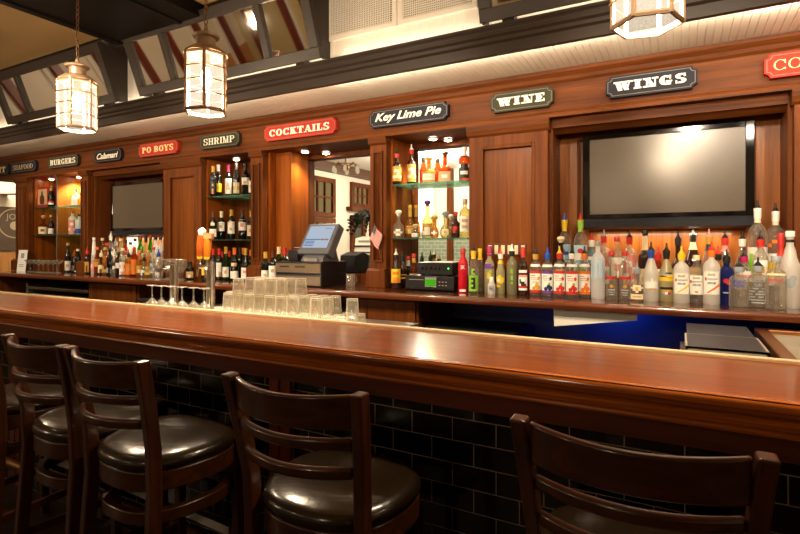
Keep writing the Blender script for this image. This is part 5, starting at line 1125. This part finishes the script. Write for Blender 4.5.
def tilt_slab(b, x0, x1, s0, s1, n0, n1, a=R(58), O=Vector((0, -.085, .065))):
    d = Vector((0, math.cos(a), math.sin(a))); n = Vector((0, -math.sin(a), math.cos(a))); v = []
    for q in (n0, n1):
        for x, s in ((x0, s0), (x1, s0), (x1, s1), (x0, s1)): v.append(b.verts.new(O + Vector((x, 0, 0)) + d * s + n * q))
    for q in ((3, 2, 1, 0), (4, 5, 6, 7), (0, 1, 5, 4), (1, 2, 6, 5), (2, 3, 7, 6), (3, 0, 4, 7)): b.faces.new([v[i] for i in q])
b = BM(); tilt_slab(b, -.16, .16, 0, .29, -.085, 0); o = obj('monitor', b, GREYP, t, world=False, bevel=.012)
b = BM(); tilt_slab(b, -.128, .128, .055, .262, 0, .0015); obj('display', b, glow('lit display', 'dcecff', .36), t, world=False)
b = BM()
for x0, x1, s0, s1 in ((-.125, .03, .128, .136), (-.12, -.02, .07, .076), (-.12, -.02, .085, .091), (-.12, -.02, .1, .106), (-.12, -.02, .113, .119)): tilt_slab(b, x0, x1, s0, s1, .0016, .0022)
obj('display_rows', b, glow('display blue', '5a90d8', .3), t, world=False)
b = BM(); tilt_slab(b, .035, .075, .125, .138, .0016, .0022); tilt_slab(b, .08, .115, .125, .138, .0016, .0022); tilt_slab(b, .04, .11, .235, .24, .0016, .0022); obj('display_buttons', b, glow('display red', 'e08a90', .3), t, world=False)
b = BM(); box(b, -.06, .08, -.115, -.1, .003, .028); obj('card_reader', b, STEEL, t, world=False)
t = thing('receipt_printer', 'black receipt printer on the cash drawers, left of the touch screen', 'printer', (-2.82, 3.42, zr))
b = BM(); extr(b, [(-.08, 0), (.09, 0), (.09, .1), (.0, .11), (-.08, .085)], 'X', -.06, .045); obj('case', b, BLACK, t, world=False, bevel=.006)
b = BM(); box(b, -.045, .03, -.02, .03, .1085, .114); obj('paper_slip', b, pbr('pinkish paper', 'e0a890', .6), t, world=False)
# beyond the opening: ledge with another printer and a pale machine
b = BM(); box(b, OP1[0], OP1[1], 3.9, 4.3, 1.17, 1.2); tag(obj('pass_through_ledge', b, MAHX), 'dark wooden ledge in the opening behind the register', 'ledge')
b = BM(); zz = 1.2; extr(b, [(3.92, 0 + zz), (4.12, zz), (4.12, .17 + zz), (4.04, .19 + zz), (3.92, .16 + zz)], 'X', ax(345, 4.0), ax(361, 4.0)); tag(obj('receipt_printer', b, BLACK, bevel=.008), 'black printer on the ledge right of the touch screen', 'printer')
t = thing('office_machine', 'pale machine with dark slots behind the flag pillar', 'machine', (ax(366, 4.15), 4.2, 1.2))
x0, x1 = ax(356.5, 4.18), ax(374, 4.18)
b = BM(); extr(b, [(4.17, 1.2), (4.28, 1.2), (4.28, 1.5), (4.15, 1.5), (4.17, 1.3)], 'X', x0 + .04, x1); obj('stand', b, pbr('grey machine', '7c8078', .4), t)
b = BM(); extr(b, [(4.13, 1.36), (4.28, 1.36), (4.28, 1.54), (4.16, 1.52)], 'X', x0, x1); obj('head', b, pbr('pale grey machine', 'c8cabc', .4), t, bevel=.006)
b = BM()
for z in (1.38, 1.44): box(b, x0 - .001, x1, 4.125, 4.16, z, z + .012)
obj('slot', b, BLACKM, t)
# glass pitcher right of drawers
X, Y = ax(350.5, 3.42), 3.42
t = thing('water_glass', 'clear glass mug standing right of the cash drawers', 'glass', (X, Y, CT))
b = BM(); lathe(b, [(.03, 0), (.034, .004), (.036, .1), (.034, .1), (.031, .006)], 18, cap1=False); obj('bowl', b, STEMG, t, world=False, smooth=True)
b = BM(); tube(b, [(.035, 0, .085), (.055, 0, .075), (.058, 0, .05), (.035, 0, .025)], .005, 8); obj('handle', b, STEMG, t, world=False, smooth=True)
# flag on the pillar
X, Y = ax(379.5, YF - .05), YF - .05
t = thing('hand_flag', 'small striped flag on a stick fixed to the fluted pillar', 'flag', (X, Y - .02, az(379, 258, Y)))
z0 = t.location.z
b = BM(); tube(b, [(.02, 0, 0), (-.03, -.01, .27)], .003, 6); obj('stick', b, BRASS, t, world=False)
m, nt, o = new_mat('flag cloth'); p = node(nt, 'ShaderNodeBsdfPrincipled', Roughness=.7); tc = node(nt, 'ShaderNodeTexCoord'); sp = node(nt, 'ShaderNodeSeparateXYZ')
nt.links.new(tc.outputs['UV'], sp.inputs[0])
mu = node(nt, 'ShaderNodeMath', operation='MULTIPLY'); mu.inputs[1].default_value = 6.5; fr = node(nt, 'ShaderNodeMath', operation='FRACT'); gt = node(nt, 'ShaderNodeMath', operation='GREATER_THAN'); gt.inputs[1].default_value = .5
nt.links.new(sp.outputs[1], mu.inputs[0]); nt.links.new(mu.outputs[0], fr.inputs[0]); nt.links.new(fr.outputs[0], gt.inputs[0])
mx1 = node(nt, 'ShaderNodeMixRGB'); mx1.inputs[1].default_value = lin('b8282c') + (1,); mx1.inputs[2].default_value = lin('e8e0d4') + (1,); nt.links.new(gt.outputs[0], mx1.inputs[0])
lx = node(nt, 'ShaderNodeMath', operation='LESS_THAN'); lx.inputs[1].default_value = .4; ly = node(nt, 'ShaderNodeMath', operation='GREATER_THAN'); ly.inputs[1].default_value = .46
nt.links.new(sp.outputs[0], lx.inputs[0]); nt.links.new(sp.outputs[1], ly.inputs[0]); an = node(nt, 'ShaderNodeMath', operation='MULTIPLY'); nt.links.new(lx.outputs[0], an.inputs[0]); nt.links.new(ly.outputs[0], an.inputs[1])
mx2 = node(nt, 'ShaderNodeMixRGB'); mx2.inputs[2].default_value = lin('5c5a66') + (1,); nt.links.new(an.outputs[0], mx2.inputs[0]); nt.links.new(mx1.outputs[0], mx2.inputs[1]); nt.links.new(mx2.outputs[0], p.inputs['Base Color']); nt.links.new(p.outputs[0], o.inputs[0])
b = BM(); uv = b.loops.layers.uv.new('uv'); n = 8; g = []
for i in range(n + 1):
    for j in range(n + 1):
        u, v = i / n, j / n   # u away from the stick, hanging down
        P = Vector((-.03, -.012, .265)) + Vector((.012, 0, -.10)) * (1 - v) * 1.0 + Vector((.075, 0, -.085)) * u + Vector((-.055, 0, -.02)) * (1 - v)
        P.y += .008 * math.sin(u * 7 + v * 2); g.append((b.verts.new(P), u, v))
for i in range(n):
    for j in range(n):
        q = [g[i * (n + 1) + j], g[(i + 1) * (n + 1) + j], g[(i + 1) * (n + 1) + j + 1], g[i * (n + 1) + j + 1]]
        f = b.faces.new([x[0] for x in q])
        for lp, x in zip(f.loops, q): lp[uv].uv = (x[1], x[2])
o = obj('cloth', b, m, t, world=False, smooth=True); md = o.modifiers.new('solid', 'SOLIDIFY'); md.thickness = .001
# =========================================================================== STEREO
def unit(x0, x1, z0, z1, y0, label):
    t = thing('stereo_unit', label, 'stereo', ((x0 + x1) / 2, y0 + .15, z0), group='stacked black stereo units')
    b = BM(); box(b, x0, x1, y0, y0 + .3, z0 + .008, z1); obj('case', b, BLACK, t, bevel=.003)
    b = BM()
    for xx in (x0 + .04, x1 - .04):
        for yy in (y0 + .04, y0 + .26): lathe(b, [(.014, 0), (.014, .009)], 12, xx, yy, z0)
    obj('foot', b, BLACKM, t)
    return t
ux0, ux1 = ax(405.5, 3.38), ax(454, 3.38)
t = unit(ux0, ux1, CT, CT + .108, 3.38, 'lower black stereo unit with lit green display')
zz = CT
b = BM(); box(b, ux0 + .165, ux0 + .245, 3.376, 3.38, zz + .038, zz + .083); o = obj('display', b, glow('green display', '58d820', .36), t)
b = BM(); box(b, ux0 + .16, ux0 + .25, 3.3785, 3.38, zz + .03, zz + .1); obj('display_surround', b, pbr('silver surround', '8c8c84', .4), t)
b = BM()
for i in range(3):
    for j in range(2): box(b, ux0 + .27 + i * .025, ux0 + .282 + i * .025, 3.375, 3.38, zz + .04 + j * .025, zz + .046 + j * .025)
box(b, ux0 + .03, ux0 + .15, 3.376, 3.38, zz + .078, zz + .082); obj('button', b, STEEL, t)
ux2, ux3 = ax(417.5, 3.42), ax(453, 3.42)
t = unit(ux2, ux3, CT + .109, CT + .205, 3.41, 'upper black stereo unit with a row of knobs')
for i in range(5):
    b = BM(); lathe(b, [(.009, 0), (.009, .012), (.007, .014)], 12)
    for v in b.verts: v.co = Vector((ux2 + .04 + i * .034 + v.co.x, 3.41 - v.co.z, CT + .165 + v.co.y))
    obj('knob', b, BLACKM, t)
b = BM(); box(b, ux3 - .035, ux3 - .027, 3.408, 3.41, CT + .16, CT + .168); obj('indicator', b, glow('green led', '40ff60', 4), t)
b = BM(); bx = [(ux3 - .2, 3.44), (ux3 - .01, 3.43), (ux3 - .005, 3.65), (ux3 - .19, 3.66)]; extr(b, bx, 'Z', CT + .2055, CT + .209); tag(obj('paper_sheet', b, PAPER), 'white sheet of paper lying on the upper stereo unit', 'paper')
# light switches on the panel
t = thing('switch_plate', 'brown plate with six cream light switches on the panel', 'switch', (ax(508, YF), YF - .0, CT + .33))
x0, x1 = ax(487, YF), ax(526.5, YF); z0, z1 = az(507, 256, YF), az(507, 243.5, YF)
b = BM(); box(b, x0, x1, YF - .003, YF + .0035, z0, z1); obj('plate', b, pbr('brown plate', '5c2c14', .4), t, bevel=.002)
for i in range(6):
    xc = x0 + (x1 - x0) * (i + .5) / 6; b = BM(); box(b, xc - .013, xc + .013, YF - .007, YF - .003, z0 + .012, z1 - .012); obj('switch', b, CL['c'], t, bevel=.002)
# menu card at far left
t = thing('menu_card', 'white menu card standing at the far left of the counter', 'card', (ax(22, 3.4), 3.4, CT))
b = BM(); v = [(ax(16.5, 3.36), 3.36, CT), (ax(24.5, 3.40), 3.40, CT), (ax(27, 3.43), 3.43, az(27, 250, 3.43)), (ax(19, 3.39), 3.39, az(19, 250, 3.39))]
bot = [b.verts.new(q) for q in v]; top = [b.verts.new((q[0] + .004, q[1] + .008, q[2])) for q in v]
b.faces.new(bot); b.faces.new(top[::-1])
for i in range(4): b.faces.new((bot[i], bot[(i + 1) % 4], top[(i + 1) % 4], top[i]))
obj('sheet', b, PAPER, t)
b = BM(); c = [Vector(v[0]), Vector(v[1]), Vector(v[2]), Vector(v[3])]
def quadpt(u, w): return (c[0] * (1 - u) + c[1] * u) * (1 - w) + (c[3] * (1 - u) + c[2] * u) * w + Vector((.001, -.0015, 0))
for u0, u1, w0, w1 in ((.35, .75, .62, .85), (.2, .8, .3, .33), (.2, .8, .22, .25)): b.faces.new([b.verts.new(quadpt(*q)) for q in ((u0, w0), (u1, w0), (u1, w1), (u0, w1))])
obj('printing', b, CL['s'], t)
# chalkboard on the end wall
XC = XL + .016
t = thing('chalkboard', 'dark chalkboard with round chalk emblem at the far left edge', 'chalkboard', (XC, 3.9, 1.3))
b = BM(); box(b, XC, XC + .02, 2.6, 5.2, 1.36, 2.06); obj('board', b, pbr('chalkboard', '5c4a38', .7, var=.3, bscale=4), t)
b = BM(); cyc, czc = 4.36, 1.80
for r0, r1 in ((.24, .222),):
    for i in range(40):
        a, c2 = 2 * math.pi * i / 40, 2 * math.pi * (i + 1) / 40
        b.faces.new([b.verts.new((XC + .0215, cyc + r * math.cos(q), czc + r * math.sin(q))) for r, q in ((r0, a), (r0, c2), (r1, c2), (r1, a))])
fm = font_mesh('JOS', .13, 0, 0); me = bpy.data.meshes.new('x'); 
for v in fm.verts: v.co = Vector((XC + .0215, cyc - .02 + v.co.x, czc + .1 + v.co.z))
obj('chalk_ring', b, pbr('chalk', 'a8987e', .8), t, recalc=False); obj('chalk_lettering', fm, pbr('chalk', '', .8), t, recalc=False)
b = BM(); lathe(b, [(.07, 0), (.05, .02), (.001, .021)], 20)
for v in b.verts: v.co = Vector((XC + .021 + v.co.z * .05, cyc + v.co.x, czc - .04 + v.co.y))
obj('chalk_drawing', b, pbr('chalk', '', .8), t)
# ceiling fan whose blade reaches in at far left
fy = 4.0; t = thing('ceiling_fan', 'dark wooden fan blade tip at the far left edge', 'fan', (ax(-30, fy), fy, az(8, 190, fy) - .02))
b = BM(); lathe(b, [(.08, -.05), (.1, 0), (.08, .06), (.015, .08), (.015, SOF + .1 - t.location.z)], 20); obj('motor', b, DARKP, t, world=False, smooth=True)
for i in range(4):
    a = R(90 * i + 20); b = BM(); rr = (ax(15, fy) - ax(-30, fy)) * 1.0
    extr(b, [(.09, -.03), (rr * .6, -.06), (rr * .95, -.05), (rr, 0), (rr * .95, .05), (rr * .6, .06), (.09, .03)], 'Z', -.008, .008)
    bmesh.ops.rotate(b, verts=b.verts, cent=(0, 0, 0), matrix=Matrix.Rotation(a, 3, 'Z')); obj('blade', b, MAHX, t, world=False)
# rear room: chandelier and palm
t = thing('chandelier', 'ornate ceiling light in the rear room above the touch screen', 'chandelier', (ax(346, 5.5), 5.5, 2.38))
b = BM(); lathe(b, [(.05, BZ - 2.38), (.05, BZ - 2.40), (.012, BZ - 2.42), (.012, .12), (.04, .1), (.05, .06), (.02, .03)], 16); obj('stem', b, BRASS, t, world=False, smooth=True)
b = BM()
for i in range(6):
    a = R(60 * i); tube(b, [(.03 * math.cos(a), .03 * math.sin(a), .08), (.11 * math.cos(a), .11 * math.sin(a), .13), (.17 * math.cos(a), .17 * math.sin(a), .08)], .007, 6)
tube(b, [(.17 * math.cos(R(15 * i)), .17 * math.sin(R(15 * i)), .1) for i in range(24)], .006, 6, True); obj('arms', b, BRASS, t, world=False, smooth=True)
for i in range(6):
    a = R(60 * i); b = BM(); lathe(b, [(.012, .08), (.022, .05), (.024, .02), (.012, .0)], 12, .17 * math.cos(a), .17 * math.sin(a)); obj('lamp_shade', b, glow('chandelier shade', 'ffe0b0', .35), t, world=False, smooth=True)
px_, py_ = ax(368, 5.2), 5.2
t = thing('potted_palm', 'dark spiky palm in the rear room beside the flag pillar', 'plant', (px_, py_, 0))
b = BM(); lathe(b, [(.14, 0), (.2, .3), (.21, .32), (.19, .32)], 20); obj('pot', b, pbr('terracotta', '8c4a2c', .7), t, world=False, smooth=True)
b = BM(); tube(b, [(0, 0, .3), (.02, .02, 1.0), (.04, 0, 1.8)], [.035, .03, .02], 8); obj('trunk', b, pbr('palm trunk', '4a3a26', .8), t, world=False)
b = BM()
for i in range(46):
    a = random.random() * 6.28; el = random.uniform(-.1, 1.2); L = random.uniform(.2, .32); pts = []
    for k in range(6):
        s = k / 5; pts.append(Vector((.04 + math.cos(a) * L * s * math.cos(el), math.sin(a) * L * s * math.cos(el), 1.8 + L * s * math.sin(el) - .25 * s * s)))
    for k in range(1, 6):
        for sd in (-1, 1):
            for q in range(2):
                P = pts[k - 1].lerp(pts[k], q / 2); d = Vector((-math.sin(a), math.cos(a), -.35)) * sd * .07 * (1.1 - k / 6) + Vector((math.cos(a), math.sin(a), 0)) * .06
                vv = [b.verts.new(P), b.verts.new(P + (pts[k] - pts[k - 1]) * .4), b.verts.new(P + d)]; b.faces.new(vv)
obj('fronds', b, pbr('palm leaf', '1e2c14', .5), t, world=False)['kind'] = 'stuff'
# =========================================================================== OTHER LIGHT
# added spots without fixtures, brightening the back bar but not the stools
for x, e in ((-6.6, 60), (-5.0, 60), (-3.4, 60), (-1.7, 60), (-.1, 75), (1.2, 60)):
    o = lamp('added_back_bar_spot', 'SPOT', (x + .2, .9, 2.75), e * 1.5, (1, .82, .6), .06, spot=52, blend=.7)
    d = Vector((x, 3.5, 1.75)) - o.location; o.rotation_euler = d.to_track_quat('-Z', 'Y').to_euler()
# cove strip on top of the dark beam washing the white boards
for x in (-6.6, -3.6, -.6, 1.8):
    l = lamp('cove_strip', 'AREA', (x, 2.91, 2.745), 1.0, (1, .8, .58), .05, (R(180 - 12), 0, 0)); l.data.shape = 'RECTANGLE'; l.data.size = 2.9; l.data.size_y = .03
lamp('rear_lamp', 'POINT', (-3.0, 6.2, 2.4), 62, (1, .86, .66), .15)
lamp('alcove_lamp', 'POINT', (-8.4, 4.6, 2.45), 40, (1, .84, .6), .12)
for xa, Yl, zl, e in (((T0 + T1) / 2, 3.70, 1.53, 1.8), ((V0 + V1) / 2, 3.70, 1.53, 1.5)):
    l = lamp('television_back_strip', 'AREA', (xa, Yl, zl), e, (1, .82, .58), .05, (R(15), 0, 0)); l.data.shape = 'RECTANGLE'; l.data.size = .8; l.data.size_y = .03
for x in (-6.2, -3.2, -1.4, .6):
    o = lamp('added_wall_fill', 'SPOT', (x, 1.3, 2.55), 7, (1, .82, .62), .06, spot=100, blend=.9); d = Vector((x, 2.95, 2.98)) - o.location; o.rotation_euler = d.to_track_quat('-Z', 'Y').to_euler()  # fixtureless fill added to whiten the upper wall
o = lamp('added_tumbler_spot', 'SPOT', (-2.45, 2.75, 2.55), 40, (1, .88, .68), .05, spot=62, blend=.8); d = Vector((-2.45, 2.25, 1.1)) - o.location; o.rotation_euler = d.to_track_quat('-Z', 'Y').to_euler()  # spot added overhead so the stacked tumblers look brighter
for x, e in ((-6.4, .7), (-3.6, 1.5), (-.9, 5.5), (1.6, 9)):
    l = lamp('added_soffit_fill', 'AREA', (x, 2.955, SOF - .03), e, (1, .84, .64), .02, (R(98), 0, 0)); l.data.shape = 'RECTANGLE'; l.data.size = 2.6; l.data.size_y = .015  # unseen strips added behind the beam to lighten the soffit boards
l = lamp('added_tumbler_strip', 'AREA', (-2.5, 2.145, 1.035), 3.5, (1, .88, .7), .02, (R(105), 0, 0)); l.data.shape = 'RECTANGLE'; l.data.size = 2.3; l.data.size_y = .02  # hidden fill added below the rear lip to make the tumblers glow
w = bpy.data.worlds.new('world'); SC.world = w; w.use_nodes = True
w.node_tree.nodes['Background'].inputs[0].default_value = (.05, .035, .02, 1); w.node_tree.nodes['Background'].inputs[1].default_value = .3
